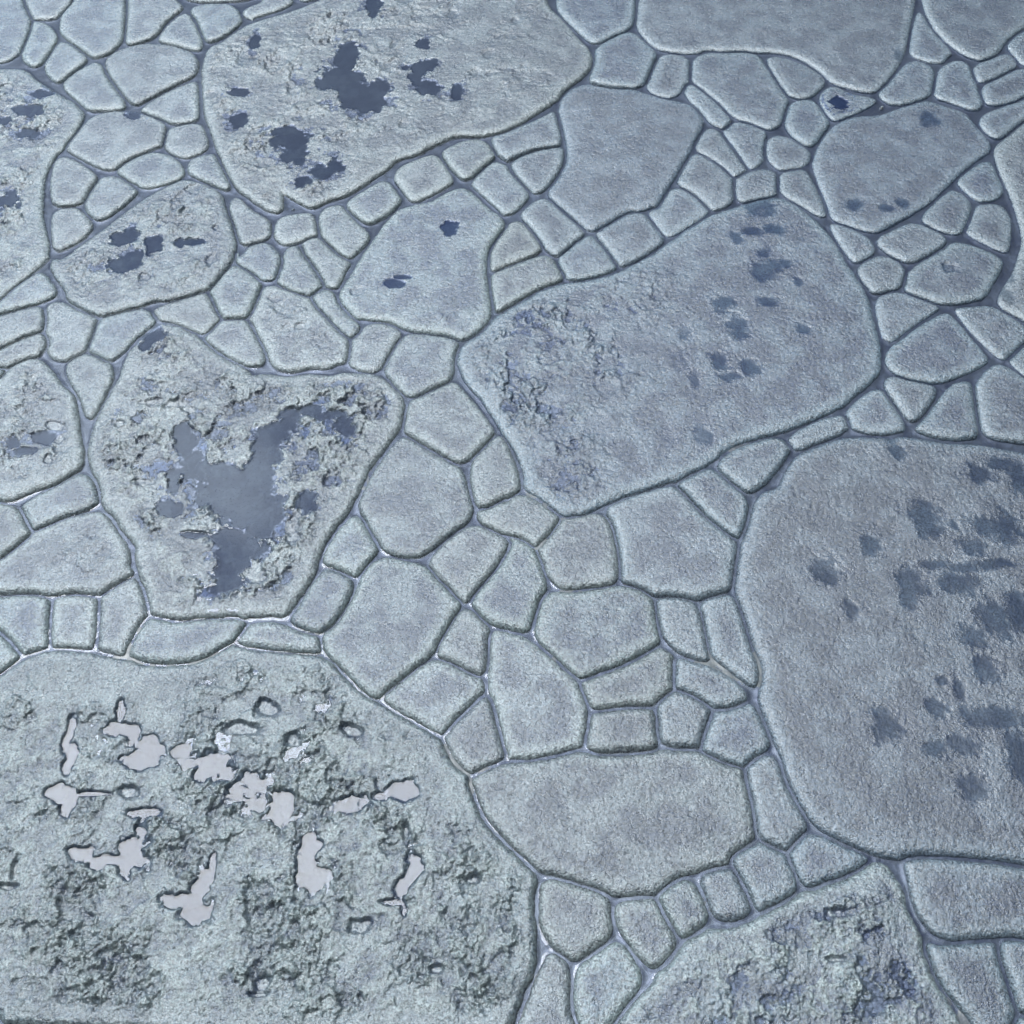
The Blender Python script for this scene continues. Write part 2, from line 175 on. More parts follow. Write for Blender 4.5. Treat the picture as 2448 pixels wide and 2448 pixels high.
 "L11":"-4510,13335 -4249,13367 -3877,13271 -3550,13367 -3158,13303 -2950,13400 -2585,13367 -2243,13303 -2036,13049 -1855,12798 -1820,12582 -1848,12248 -2058,11861 -2302,11397 -2413,11057 -2522,10724 -2593,10507 -2707,10291 -2857,10001 -2996,9638 -2993,9384 -3114,9109 -3196,8888 -3298,8671 -3411,8563 -3561,8599 -3889,8563 -3993,8563 -4510,8551 -4963,8527 -5281,8563 -5400,8647 -5524,8986 -5694,9334 -5795,9587 -5837,9870 -6122,10106 -6322,10345 -6504,10588 -6560,10752 -6690,11057 -6873,11397 -6974,11656 -6983,11920 -6989,12278 -6923,12644 -6850,12986 -6751,13335 -6754,13725 -6664,14023 -6436,14394 -6270,14582 -6040,14548 -5768,14411 -5451,14123 -5160,13823 -4782,13561 -4543,13400",
 "j1":"-2573,10265 -2494,10372 -2356,10291 -2204,10001 -2102,9792 -2138,9689 -2255,9510 -2329,9359 -2408,9284 -2585,9359 -2810,9485 -2905,9587 -2895,9715 -2806,9922 -2696,10159",
 "j2":"-2938,9259 -2800,9384 -2581,9309 -2454,9184 -2448,8986 -2533,8743 -2598,8527 -2709,8385 -2869,8326 -3076,8338 -3231,8432 -3267,8575 -3183,8767 -3085,9035",
 "f8":"-1832,11949 -1715,11934 -1476,11743 -1124,11540 -844,11311 -745,10973 -658,10561 -657,10479 -730,10291 -922,10119 -1092,9974 -1259,9792 -1447,9651 -1662,9651 -1837,9689 -1995,9805 -2162,10027 -2314,10318 -2411,10588 -2390,10752 -2319,11001 -2203,11283 -2082,11511 -1981,11743",
 "j3":"-552,10185 -376,10132 -157,9974 -48,9870 -112,9689 -260,9384 -470,9109 -634,8888 -759,8840 -912,9035 -1132,9284 -1245,9460 -1188,9638 -1023,9870 -812,10079",
 "j4":"-1917,9587 -1697,9510 -1330,9434 -1128,9184 -909,8937 -800,8815 -828,8671 -896,8503 -973,8338 -1069,8151 -1165,7990 -1360,7784 -1589,7538 -1778,7361 -1931,7262 -2073,7295 -2224,7449 -2446,7717 -2669,7944 -2763,8082 -2756,8221 -2627,8385 -2481,8623 -2373,8840 -2308,9085 -2242,9334 -2124,9485",
 "j5":"-774,8623 -671,8671 -566,8599 -439,8456 -354,8314 -371,8036 -388,7762 -467,7616 -588,7649 -793,7762 -999,7875 -1059,7967 -1044,8128 -952,8326 -855,8515",
 "j6":"-1017,7830 -853,7762 -628,7627 -465,7515 -423,7383 -500,7230 -655,7056 -827,6864 -939,6716 -1036,6695 -1276,6843 -1519,6992 -1724,7121 -1792,7251 -1739,7361 -1510,7560 -1277,7739",
 "j7":"-440,7208 -341,7208 -260,7013 -199,6758 -139,6487 -81,6384 -215,6282 -481,6151 -634,6130 -751,6242 -871,6405 -924,6549 -863,6758 -673,6971",
 "j8":"-313,8291 -45,8291 -148,8291 99,8221 303,8082 524,7875 761,7627 935,7427 1024,7121 1032,6801 1006,6612 905,6487 632,6384 246,6303 -23,6323 -62,6384 -140,6695 -221,7056 -293,7339 -306,7672 -320,8013",
 "j9":"-4,9870 130,9909 -48,9948 169,9896 383,9664 465,9334 502,9035 394,8791 307,8480 223,8338 17,8350 -149,8385 -149,8409 -377,8503 -483,8623 -591,8840 -469,9085 -239,9384 -69,9664",
 "g4":"-513,10479 -337,10588 -94,10724 -115,10615 85,10779 330,10724 549,10534 679,10399 715,10345 697,10225 607,10066 517,9953 429,9870 364,9844 170,10001 -26,10066 -157,10093 -333,10159 -511,10345",
 "g5":"730,10225 897,10318 1208,10385 1363,10399 1491,10318 1590,10106 1621,9844 1639,9587 1613,9284 1521,9159 1285,9085 904,9060 736,9085 612,9234 509,9460 438,9715 472,9844 539,9935 632,10053",
 "g3":"1569,10561 1845,10724 2302,10890 2620,10945 2743,10807 2941,10534 3036,10372 3254,10132 3433,9974 3489,9792 3425,9510 3346,9184 3222,9011 2894,8888 2476,8913 2122,8962 1921,9109 1692,9184 1666,9485 1639,9792 1594,10185 1539,10399 1542,10452",
 "g2":"3101,11283 3283,11297 3442,11085 3642,10862 3732,10670 3721,10479 3653,10185 3545,10001 3436,10001 3260,10198 3003,10493 2849,10752 2701,10973 2766,11085",
 "k1":"479,8888 606,8962 901,8949 1220,9035 1538,9060 1832,9048 2017,8962 2129,8767 2149,8456 2149,8174 2037,8036 1802,7875 1511,7739 1265,7649 1060,7560 922,7627 725,7830 527,8036 406,8174 358,8409 392,8671",
 "k2":"2220,8864 2474,8888 2677,8815 2769,8671 2823,8623 2838,8409 2866,8174 2854,7944 2855,7853 2734,7853 2480,7967 2311,8151 2204,8361 2180,8599",
 "kx":"2845,8659 2933,8864 3211,8913 3332,8864 3412,8647 3457,8314 3503,8013 3577,7784 3570,7560 3493,7427 3398,7471 3163,7694 2979,7875 2893,7990 2883,8174 2848,8409",
 "k3":"1037,7471 1262,7582 1569,7694 1883,7875 2137,8013 2235,7967 2340,7875 2318,7471 2207,7339 1996,7164 1835,7121 1638,7132 1398,7078 1219,7056 1125,7164 1053,7361",
 "k4":"2385,7807 2488,7830 2764,7739 3032,7605 3251,7405 3333,7251 3219,7121 3016,7078 2900,7100 2695,7230 2508,7361 2354,7427 2362,7649",
 "k5":"1156,6971 1356,7035 1633,7046 1910,7056 1994,6992 2007,6758 1989,6508 1907,6446 1598,6446 1248,6384 1134,6425 1044,6591 1110,6801",
 "k6":"2240,7251 2364,7306 2576,7230 2724,7121 2801,6992 2752,6801 2658,6633 2608,6508 2372,6467 2220,6498 2075,6633 2074,6885 2110,7100",
 "k7":"2870,6992 3093,7056 3357,7121 3446,7035 3517,6822 3576,6591 3512,6467 3383,6364 3215,6242 3062,6242 2840,6323 2660,6446 2678,6633 2754,6822",
 "L13":"-7620,7361 -7366,7538 -7239,7672 -7041,7853 -6761,7955 -6455,7955 -6037,7898 -5613,7807 -5190,7706 -4887,7706 -4634,7762 -4444,7841 -4225,8013 -3988,8070 -3548,7978 -3300,7944 -2888,7898 -2742,7853 -2523,7672 -2215,7339 -2025,7186 -1799,7056 -1414,6843 -1033,6612 -911,6446 -828,6238 -612,6036 -531,5759 -452,5526 -318,5316 -95,5091 106,4906 232,4778 304,4669 320,4525 288,4104 268,3848 292,3680 282,3547 168,3269 64,3029 13,2900 -54,2748 -3136,2779 -4660,2864 -5508,2895 -6443,2932",
 "L16":"-138,6201 54,6252 342,6282 631,6354 825,6395 1113,6374 1496,6333 1786,6364 2079,6421 2428,6446 2652,6364 2928,6242 3147,6151 3187,5917 3222,5507 3211,5259 3142,5147 2907,5016 2796,4832 2631,4814 2408,4759 2205,4723 1993,4561 1842,4454 1572,4436 1304,4454 1128,4525 772,4633 413,4741 142,4961 -133,5222 -321,5488 -435,5681 -514,5877 -554,5976 -479,6026 -328,6137",
 "o1":"3231,6137 3310,6238 3380,6303 3540,6354 3641,6323 3718,5897 3824,5642 3940,5354 3814,5184 3646,5035 3485,5063 3316,5184 3261,5335 3276,5565 3239,5877",
 "p2":"3935,5259 4130,5203 4385,5072 4672,4933 4618,4832 4417,4723 4149,4633 3901,4543 3813,4552 3724,4687 3657,4851 3641,4998 3753,5147",
 "o2":"3268,5119 3256,5147 3414,5081 3601,4979 3662,4759 3686,4543 3563,4436 3330,4295 3201,4260 3162,4260 3083,4348 3051,4525 2977,4669 2921,4814 2915,4924 3054,5016",
 "o3":"2473,4687 2625,4759 2828,4796 2911,4723 2979,4525 3048,4348 3055,4260 2918,4156 2738,4121 2600,4156 2541,4278 2490,4490 2438,4597",
 "o4":"2049,4579 2252,4642 2373,4579 2430,4419 2500,4226 2472,4121 2353,3984 2189,3916 2104,3950 2011,4104 1920,4295 1885,4436",
 "o5":"1352,4331 1479,4383 1768,4419 1870,4348 1946,4173 2053,3967 2058,3814 1939,3630 1777,3547 1675,3580 1547,3747 1417,3916 1338,4070 1293,4226",
 "o6":"375,4597 538,4669 771,4597 1127,4490 1247,4383 1273,4191 1262,3967 1133,3831 918,3696 777,3646 623,3696 452,3882 367,4052 326,4313",
 "o7":"431,3696 519,3730 623,3696 706,3563 714,3269 723,2998 786,2856 780,2670 -20,2670 115,2982 184,3189 289,3432 395,3596",
 "o8":"916,3630 1131,3780 1309,3865 1412,3814 1507,3663 1601,3497 1591,3350 1444,3173 1280,2982 1155,2825 1081,2670 880,2670 821,2888 742,3061 768,3350 808,3530",
 "L15":"1047,2670 1313,2966 1493,3141 1730,3366 1825,3497 2051,3730 2298,3950 2480,4018 2762,4018 3035,4095 3175,4199 3420,4304 3729,4472 4034,4588 4416,4714 4715,4869 4839,4851 4953,4687 5048,4525 5036,4278 5097,4052 5154,3899 5151,3630 5217,3366 5335,3125 5421,2900 5503,2670",
 "p3":"5134,4869 5272,4924 5546,4924 6083,4878 6666,4796 6957,4741 6815,3882 6441,3916 6306,3950 5859,3916 5538,3890 5340,3950 5203,4139 5142,4366 5142,4633",
 "p4":"5231,3848 5364,3814 5664,3831 6092,3865 6077,3730 6091,3432 6112,3173 6127,3029 5870,2670 5636,2670 5564,2935 5424,3141 5275,3399 5220,3630 5196,3763",
 "p5":"6111,3797 6219,3882 6428,3865 6704,3797 6478,2950 6215,3029 6160,3093 6125,3432 6095,3696",
 "p6":"6149,2982 6246,2966 6462,2888 6404,2670 5920,2670",
 "L14":"4919,11743 5218,11890 5646,11964 6245,11949 6280,11890 6438,11994 6794,11920 7234,11817 7694,11817 8411,11627 9099,11483 7249,4814 6680,4851 6365,4915 5738,4970 5373,4970 4999,4924 4653,5035 4311,5184 4064,5373 3943,5565 3843,5779 3768,6056 3751,6282 3692,6487 3588,6885 3523,7230 3614,7560 3590,7853 3526,8036 3491,8432 3413,8840 3410,9184 3498,9587 3629,9974 3810,10399 3889,10642 4024,10835 4303,10918 4416,11170 4611,11511",
}
PITS={
 "L2":"-3606,22558,214,566 -3694,21800,510,397 -3292,21260,385,388 -3057,20876,323,238 -2828,21406,238,390|-3171,24661,176,396 -3180,24324,111,223|-1951,23079,139,184|-2612,23037,77,116|-2704,22277,85,127|-2024,22000,151,451 -1826,22303,152,203 -1790,21455,238,244 -2306,22201,91,91|-820,22050,96,111|-488,21985,66,90|-1162,21309,119,267|-1336,24213,111,166|-4542,19719,371,360 -4347,19230,254,352 -4716,19991,172,182|-3739,18753,279,172 -3531,18925,168,216|-4986,18925,112,87|-5700,23185,108,265|-2259,20221,116,115|-527,22713,122,155|-4154,18455,166,169|-5699,23142,108,262|-6049,23011,55,94|-5929,22572,76,256|-5820,21329,206,145|-6387,21281,118,145|-5691,20384,173,208|-4995,18957,111,129|-4976,19481,56,177|88,23993,95,110",
 "L8":"-6269,18217,123,166|-6337,17544,94,100|-6773,16605,157,267|-6104,16681,289,77 -6282,16643,105,134|-5668,17108,66,78|-7406,16758,237,173 -7251,16913,132,155|-7291,16108,312,225 -7092,16296,157,151|-6781,15737,116,110|-6720,16410,131,76|-5617,16220,78,151",
 "L1":"-10004,21329,206,145|-10120,20710,348,235|-10807,21474,118,170|-9842,17867,217,245|-9971,19973,228,136|-10647,20384,173,139",
 "a13":"-7887,20570,159,149",
 "L9":"-2185,15573,167,116 -2015,15737,155,51|-2811,15374,115,108|-1206,17068,160,197",
 "f3":"-4306,15177,101,71|-3790,14496,100,62",
 "L11":"-6337,14258,198,118 -6424,14056,98,117|-6084,12705,189,77|-5700,12674,142,77 -5468,12551,118,61|-6586,12248,93,60|-5483,12068,93,179 -5393,11802,115,205 -5227,11483,137,172 -4919,11254,453,142 -4532,10918,448,333 -4253,10507,487,325 -5429,11057,68,224 -5520,11198,90,85 -4095,11920,185,236 -4048,11540,183,346 -5425,10507,155,135 -4119,11198,203,339|-5964,11029,135,56|-3688,12429,188,152 -3986,11979,278,178 -3396,12551,141,92 -3078,12429,258,76 -2854,12278,117,151 -2723,12098,93,119 -3825,12187,210,150|-4048,11540,206,346 -4049,10642,244,328|-3268,10615,111,218|-4014,10372,330,242 -4464,9974,239,131 -4947,10001,174,52 -5394,10452,133,108 -4211,9715,324,232 -4274,9234,234,249 -4241,9460,214,202|-3965,10159,241,212 -4028,10479,332,162|-3415,10132,77,238|-3943,9309,106,150",
 "L12":"-8225,11802,115,88 -7983,11656,183,73|-7753,11949,208,118|-7485,11890,69,88|-7622,12187,140,90|-7576,11483,57,101",
 "L10":"4265,16833,85,109|4600,16969,160,102|4882,17688,203,163|5044,17068,133,110|4743,16410,105,114|4679,15903,168,222|4830,16033,156,130|5126,16108,117,105|5268,15646,64,91|4637,15124,127,89|1584,14394,112,273|2002,14326,198,238|2235,14089,222,134|1673,13659,109,147|2208,13659,170,114|1666,13017,107,142|3619,13659,109,147|4134,13497,109,162|2903,13823,110,115|2959,13627,85,147|3143,13239,67,144|3864,15053,152,141|3065,14292,87,119|636,12798,142,68|1464,12218,117,150|3193,12008,104,163|2595,12068,81,179|3774,13303,144,80|-30,14089,222,84|4046,14428,149,205|5194,14428,87,102",
 "L14":"6521,10372,154,215 6570,10079,131,105|7712,10106,164,198|7381,10185,131,133|7116,9792,119,129|6943,10185,48,58|6483,9460,171,56|6916,9384,171,55|6769,9109,233,124|7404,9460,235,63|6071,9109,148,148 5975,8840,84,146|6818,8221,154,117|6807,7649,121,135|7200,8527,187,214|7571,8599,125,215|6169,7493,60,44|6380,7361,56,132|6012,7035,99,118|5235,6780,176,169|5887,6446,135,93|6268,6508,174,103|6750,6907,294,128|6995,6323,115,245|4773,9334,170,151|5066,8671,94,108|5590,9844,108,117|6267,5877,142,148|6333,11685,103,131|7596,11198,136,127|8006,11397,136,100|8193,11057,124,224|6510,10426,166,148",
 "L6":"8713,20452,174,210|7649,17830,109,143|7291,17667,108,114|6689,17790,163,143",
 "d52":"6888,21019,206,192",
 "L3":"8485,22739,107,182",
 "h2":"8146,15996,156,112",
 "L7":"9207,15774,77,147|9039,15302,127,179",
 "L13":"-6164,6633,54,230 -6057,6323,67,163 -6083,6181,57,121|-5461,6716,195,105 -5266,6612,78,125 -5515,6992,49,150|-4987,6467,155,144 -5081,6242,211,101|-4568,6384,116,72 -4257,6242,230,122 -4070,6141,210,181|-3746,6716,214,73|-3513,7035,89,97|-3561,5897,189,158 -3422,5701,113,117|-6107,5779,160,98 -5922,5623,75,155 -5674,5779,207,31|-5173,5818,104,79|-4927,5507,186,58 -4877,5335,65,133 -4979,5091,165,112 -5228,4869,364,55 -4922,4887,146,147 -5649,4961,128,92 -5395,4796,91,46|-3894,4832,45,110 -3942,4669,72,90 -4010,4525,90,89 -4235,4366,232,79 -3996,4208,160,104|-6457,4759,27,109|-6494,4543,108,29|-3041,3366,69,65 -3093,3237,102,32|-3059,5642,141,117 -3153,5488,84,96|-2081,5603,150,116 -1772,5740,113,51 -1457,5838,160,108 -2267,5584,84,50|-2660,5035,110,111 -2676,4832,109,110 -2587,4669,145,108 -2539,4543,72,71|-1408,5259,33,94|-1258,4832,73,110 -1323,4687,76,108 -1405,4525,81,98 -1519,4331,143,39 -1373,4260,28,87|-1923,4018,97,69 -1840,4087,53,43|-1105,3448,52,23 -919,3530,78,41|-509,4633,72,40|-3075,3366,77,81|-3411,7013,118,86|-3028,6570,97,73|-2224,6695,136,63",
 "L15":"4117,4208,124,56|4024,3630,104,30",
}
LABELS = {
'L1': "large pitted slab cut by the left edge in the upper left, dark damp hollows",
'L2': "large pale slab at the top with big dark irregular pools on its face",
'L3': "big smooth grey slab running off the top edge, right of centre",
'L4': "smooth slab filling the top right corner above a narrow pointed stone",
'L5': "dark purplish slab with scored straight scratches, upper centre, joined to a ring of small stones",
'L6': "rounded six-sided slab at upper right with a wide pale worn rim",
'L7': "slab cut by the right edge in the upper right, pointed at its top end",
'L8': "oval pitted slab at upper left with small dark pools scattered over it",
'L9': "broad slab between the two biggest upper slabs with two small dark pools",
'L10': "largest centre slab, crusty pale patch on its left half and dark spots on its right",
'L11': "cratered slab left of centre with crusty relief around a long dark pool",
'L12': "rough slab cut by the left edge at mid height with damp hollows",
'L13': "huge rough slab filling the lower left corner, deeply pitted and holding bright puddles",
'L14': "huge smooth slab cut by the right edge with soft dark blotches",
'L15': "rough greenish pitted slab on the bottom edge, right of centre",
'L16': "wide oval smooth slab at lower centre above a row of cobbles",
'a1': "rounded stone cut off by the top left corner",
'a2': "small stone cut by the top edge, second from the top left corner",
'a3': "big smooth stone on the top edge with a brown lower lip, near the top left",
'a4': "small upright oval stone just right of the top left corner stone",
'a5': "small leaf-shaped stone below the brown-lipped stone near the top left",
'a6': "stone cut by the top edge right of the brown-lipped stone, tapering down to the left",
'a7': "small triangular stone pointing up, above the widest egg-shaped stone at top left",
'a8': "rounded wedge stone touching the upper left corner of the pooled top slab",
'a9': "flat sliver stone along the upper left edge of the pooled top slab",
'a9b': "thin strip of stone cut by the top edge above the flat sliver stone",
'a9c': "tiny strip of stone on the top edge right of the flat sliver stone",
'a10': "wide egg-shaped stone pointing down left of the pooled top slab",
'a11': "four-sided stone left of the wide egg-shaped stone at upper left",
'a12': "triangular stone under the egg-shaped stone with its flat side against the wide joint",
'a13': "long rounded stone with a small dark pool near its top edge, upper left",
'a14': "small round stone just right of the long rounded stone with the dark pool",
'a15': "upright stone beside the left edge slab, topmost of two stacked along its right side",
'a16': "four-sided stone above the oval pitted slab, between an upright stone and a flat oval one",
'a17': "flat oval stone lying above the oval pitted slab",
'a18': "small wedge stone squeezed between the oval pitted slab and the pooled top slab",
'a19': "small stone beside the left edge slab, lower of two, touching the oval pitted slab",
'a20': "wedge stone under the lower left corner of the pooled top slab",
'a21': "round stone right of the oval pitted slab, below a wedge stone",
'b22': "small flat rounded rectangle stone just below the pooled top slab",
'b23': "slanting oblong stone under the bottom tip of the pooled top slab",
'b24': "first cobble from the left in the chain under the pooled top slab",
'b25': "second cobble from the left in the chain under the pooled top slab, beside wide water",
'b26': "third cobble from the left in the chain under the pooled top slab",
'b27': "long tapering stone under the right end of the pooled top slab",
'b28': "square stone above the right corner of the slab with two small dark pools",
'c29': "quarter-round stone nestled against the left side of the dark purplish slab",
'c30': "four-sided stone directly below the dark purplish slab's lower left corner",
'c31': "wedge stone right of the slab with two dark pools, upper of two beside it",
'g1': "flat stone resting on the upper left edge of the largest centre slab",
'c33': "four-sided stone on the top edge of the largest centre slab, second from the left",
'c34': "rounded square stone beneath the bottom edge of the dark purplish slab",
'cx': "four-sided stone at the lower right corner of the dark purplish slab",
'c36': "five-sided stone just above the dark purplish slab's left end",
'c37': "large rounded stone on the top edge between the pooled slab and the smooth slab",
'c38': "small upright oval stone above the dark purplish slab, left of a bigger stone",
'c39': "large kidney-shaped stone below the smooth top slab, right of the small upright oval",
'c40': "thin slanting stone like a finger, right of the dark purplish slab's top",
'c41': "small tapering stone below the large kidney-shaped stone",
'c42': "slanting oblong stone between the dark purplish slab and a small tapering stone",
'c43': "slanting rounded stone touching the right corner of the dark purplish slab",
'c44': "small flat rounded stone above the top corner of the largest centre slab",
'd44': "stone cut by the right edge just under the top right corner slab",
'd45': "narrow pointed triangular stone left of the top right corner slab",
'd46': "rounded stone under the narrow pointed triangular stone, top right",
'd47': "upright oval stone above the rounded six-sided slab's upper right side",
'd48': "small oblong stone below the top right corner slab, upper of a slanting pair",
'd49': "oblong stone near the right edge, lower of a slanting pair",
'd50': "tapering stone at the right edge touching the tip of the rounded six-sided slab",
'd51': "triangular rounded stone tucked under the big smooth top slab's lower edge",
'd52': "teardrop stone pointing right with a dark pool in its broad end",
'd53': "six-sided stone left of the rounded six-sided slab, below the teardrop stone",
'd54': "half-round stone with a dark speck, left of the rounded six-sided slab",
'd55': "wedge stone pointing down between the centre slab and the rounded six-sided slab",
'd56': "small four-sided stone below the right tip of the rounded six-sided slab",
'd57': "rounded stone along the lower right edge of the rounded six-sided slab",
'd58': "upright stone beside the dark wide joint at the right, below a small four-sided stone",
'd59': "small triangular stone just below the rounded six-sided slab's lower left corner",
'd60': "flat diamond-shaped stone under the bottom of the rounded six-sided slab",
'h1': "small round stone off the right shoulder of the largest centre slab",
'h2': "large rounded stone at right with a mottled purple middle, under the diamond-shaped stone",
'h3': "triangular stone pointing right beside the largest centre slab's right side",
'h4': "large blunt triangular stone right of the centre slab, wide pale rim",
'h5': "four-sided stone near the right edge, slanting down, above the blunt triangular stone",
'h6': "stone cut by the right edge beside the slanting four-sided stone",
'h7': "large upright stone at the right edge just above the huge smooth slab",
'h8': "small triangular stone pointing down between two upward wedges at right",
'h9': "triangular stone pointing up above the huge smooth slab, beside the right edge stone",
'h10': "wedge stone pointing up at the lower right corner of the largest centre slab",
'h11': "thin sausage-shaped stone between the centre slab and the huge smooth slab",
'h12': "half-round stone under the centre slab at the upper left corner of the huge smooth slab",
'e1': "long stone rising to the right at the left edge, under the upper left pitted slab",
'e2': "flat stone at the left edge, second below the upper left pitted slab",
'e3': "flat stone at the left edge, third below the upper left pitted slab",
'e13': "tiny stone showing at the left edge above the mid-height rough slab",
'e4': "upright stone below the oval pitted slab's left end",
'e5': "rounded stone touching the top left shoulder of the cratered slab",
'e6': "fish-shaped stone under the right half of the oval pitted slab",
'e7': "five-sided stone above the cratered slab, left of a round stone",
'e8': "wedge stone set into the top edge of the cratered slab",
'e10': "small triangular stone pointing down between the mid-left slab and the cratered slab",
'e11': "oblong stone under the mid-height left slab, rising to the right",
'e12': "stone cut by the left edge left of the rising oblong stone",
'f1': "upright four-sided stone between the round stone and a slanting one, centre left",
'f2': "slanting stone ending in a point at the left side of the broad two-pool slab",
'f3': "large egg-shaped stone with small dark dimples above the cratered slab",
'f4': "thin slanting stone like a finger left of the broad two-pool slab's foot",
'f5': "small upright rounded stone at the top right of the cratered slab",
'f6': "round stone between the cratered slab and the largest centre slab",
'f7': "five-sided stone right of the cratered slab's corner, below the round stone",
'f8': "large round stone right of the cratered slab's lower half",
'f9': "small upright oval stone with purple middle, left of the centre slab's bottom",
'i2': "wide half-oval stone at the left edge beside the cratered slab's lower left",
'i3': "first squarish stone from the left edge in the row above the huge near slab",
'i4': "small square stone, second in the row above the huge near slab",
'i5': "tall stone with slanted top, third in the row above the huge near slab",
'i6': "long boat-shaped stone under the cratered slab, fourth in the row",
'i7': "small corner of stone at the left edge touching the huge near slab",
'i8': "flat thin stone right of the boat-shaped stone, on top of the huge near slab",
'j1': "small four-sided stone right of the cratered slab's lower right edge, upper of two",
'j2': "oblong stone hugging the cratered slab's lower right edge, lower of two",
'j3': "diamond-shaped stone below the large round stone, left of its matching neighbour",
'j4': "large shield-shaped stone below the large round stone, at lower centre left",
'j5': "small stone tucked into the right side of the large shield-shaped stone",
'j6': "four-sided stone below the shield-shaped stone, against the huge near slab",
'j7': "stone between the huge near slab and the tall rounded stone, above the wide oval slab",
'j8': "tall rounded stone directly above the left half of the wide oval slab",
'j9': "upright leaf-shaped stone right of the diamond-shaped stone, at centre",
'g4': "flat slanted stone under the lower left end of the largest centre slab",
'g5': "rounded square stone below the bottom tip of the largest centre slab",
'g3': "large five-sided stone with purple middle below the largest centre slab",
'g2': "wedge stone below the centre slab, against the upper left of the huge smooth slab",
'k1': "large six-sided stone in the middle of the lower centre group",
'k2': "stone right of the large six-sided stone, left half of a notched pair",
'kx': "long stone tapering down beside the huge smooth slab, right half of a notched pair",
'k3': "wide slanting stone under the large six-sided stone",
'k4': "leaf-shaped stone right of the wide slanting stone, beside the curved joint",
'k5': "flat rectangular stone above the wide oval slab, beside the tall rounded stone",
'k6': "small round stone above the wide oval slab, between a rectangle and a wider stone",
'k7': "rounded stone at the upper right corner of the wide oval slab",
'o1': "tall stone between the wide oval slab and the huge smooth slab",
'p2': "triangular stone pointing right above the rough bottom slab",
'o2': "cobble at the right end of the row under the wide oval slab",
'o3': "cobble second from the right in the row under the wide oval slab",
'o4': "small rounded cobble in the middle of the row under the wide oval slab",
'o5': "egg-shaped cobble second from the left under the wide oval slab",
'o6': "large rounded cobble at the left end of the row under the wide oval slab",
'o7': "narrow pointed stone on the bottom edge right of the huge near slab",
'o8': "upright rounded stone on the bottom edge left of the rough bottom slab",
'p3': "smooth rounded slab-like stone at the lower right edge, under the huge smooth slab",
'p4': "tall wedge stone at the bottom right, tapering down",
'p5': "narrow stone cut by the right edge near the bottom right corner",
'p6': "small stone fragment in the bottom right corner",
'a13.0': "small dark puddle near the top edge of the long rounded stone at upper left",
'd52.0': "dark puddle filling the broad end of the teardrop stone",
'L2.0': "largest dark puddle in the middle of the pooled top slab",
'L2.1': "dark puddle cut by the top edge on the pooled top slab",
'L2.2': "small round dark puddle high on the pooled top slab, right of the largest pool",
'L2.5': "branching dark puddle right of the largest pool on the top slab",
'L2.8': "oval dark puddle lowest right of the largest pool on the top slab",
'L2.10': "broad dark puddle at the lower left of the pooled top slab",
'L2.11': "dark puddle near the bottom tip of the pooled top slab, right of the broad one",
'L2.13': "small dark puddle at the upper left of the pooled top slab, beside the narrow one",
'L2.16': "thin dark puddle at the lower left corner area of the pooled top slab",
'L2.17': "tall narrow dark puddle near the upper left corner of the pooled top slab",
'L2.20': "flat dark puddle by the left rim of the pooled top slab, upper of two",
'L2.22': "round dark puddle by the left rim of the pooled top slab, lower of two",
'L1.0': "flat dark puddle near the top of the upper left edge slab, right of another",
'L1.1': "widest dark puddle on the upper left edge slab, second from its top",
'L1.3': "dark puddle at the left edge, lowest on the upper left edge slab",
'L1.4': "thin dark puddle across the middle of the upper left edge slab",
'L1.5': "small dark puddle at the very left edge, middle of the upper left slab",
'L8.2': "round dark puddle in the middle of the oval pitted slab",
'L8.3': "flat dark puddle right of the round one on the oval pitted slab",
'L8.5': "flat dark puddle upper left of the round one on the oval pitted slab",
'L8.6': "widest dark puddle low on the oval pitted slab",
'L9.0': "lower dark puddle with raised lip on the broad two-pool slab",
'L9.2': "upper dark puddle on the broad two-pool slab",
'L12.0': "left damp puddle on the mid-height left edge slab",
'L12.1': "right damp puddle on the mid-height left edge slab",
'L11.0': "small blue puddle at the top left shoulder of the cratered slab",
'L11.4': "long dark pool down the middle of the cratered slab",
'L11.6': "curved puddle arm at the upper right of the cratered slab",
'L11.7': "puddle in the centre of the cratered slab's main hollow",
'L11.8': "narrow puddle right of the long pool on the cratered slab",
'L11.9': "pale sky-reflecting puddle at the bottom of the cratered slab",
'L11.10': "small puddle on the right side of the cratered slab's hollow",
'L13.0': "tall thin bright puddle at the upper left of the huge near slab",
'L13.1': "bright puddle with a thin upward spike, topmost on the huge near slab",
'L13.2': "bright puddle just below the spiked one on the huge near slab",
'L13.3': "bright ragged puddle right of the spiked one on the huge near slab",
'L13.6': "bright puddle at the lower end of the upper chain on the huge near slab",
'L13.7': "bright blob puddle with a thin arm pointing right, far left of the huge slab",
'L13.9': "bright crescent puddle curving up to the right on the huge near slab",
'L13.10': "bright puddle with a long neck, lowest on the huge near slab",
'L13.14': "bright arched puddle left of the long flat one on the huge near slab",
'L13.15': "bright flat puddle slanting up to the right on the huge near slab",
'L13.16': "tall bright puddle in the middle of the huge near slab",
'L13.18': "slim slanting bright puddle nearest the right rim of the huge near slab",
'L15.0': "small dark puddle in a slot near the top of the rough bottom slab",
}


# ---------------------------------------------------------------- helpers
def ss(x, a, b):
    t = np.clip((x - a) / (b - a), 0, 1); return t * t * (3 - 2 * t)

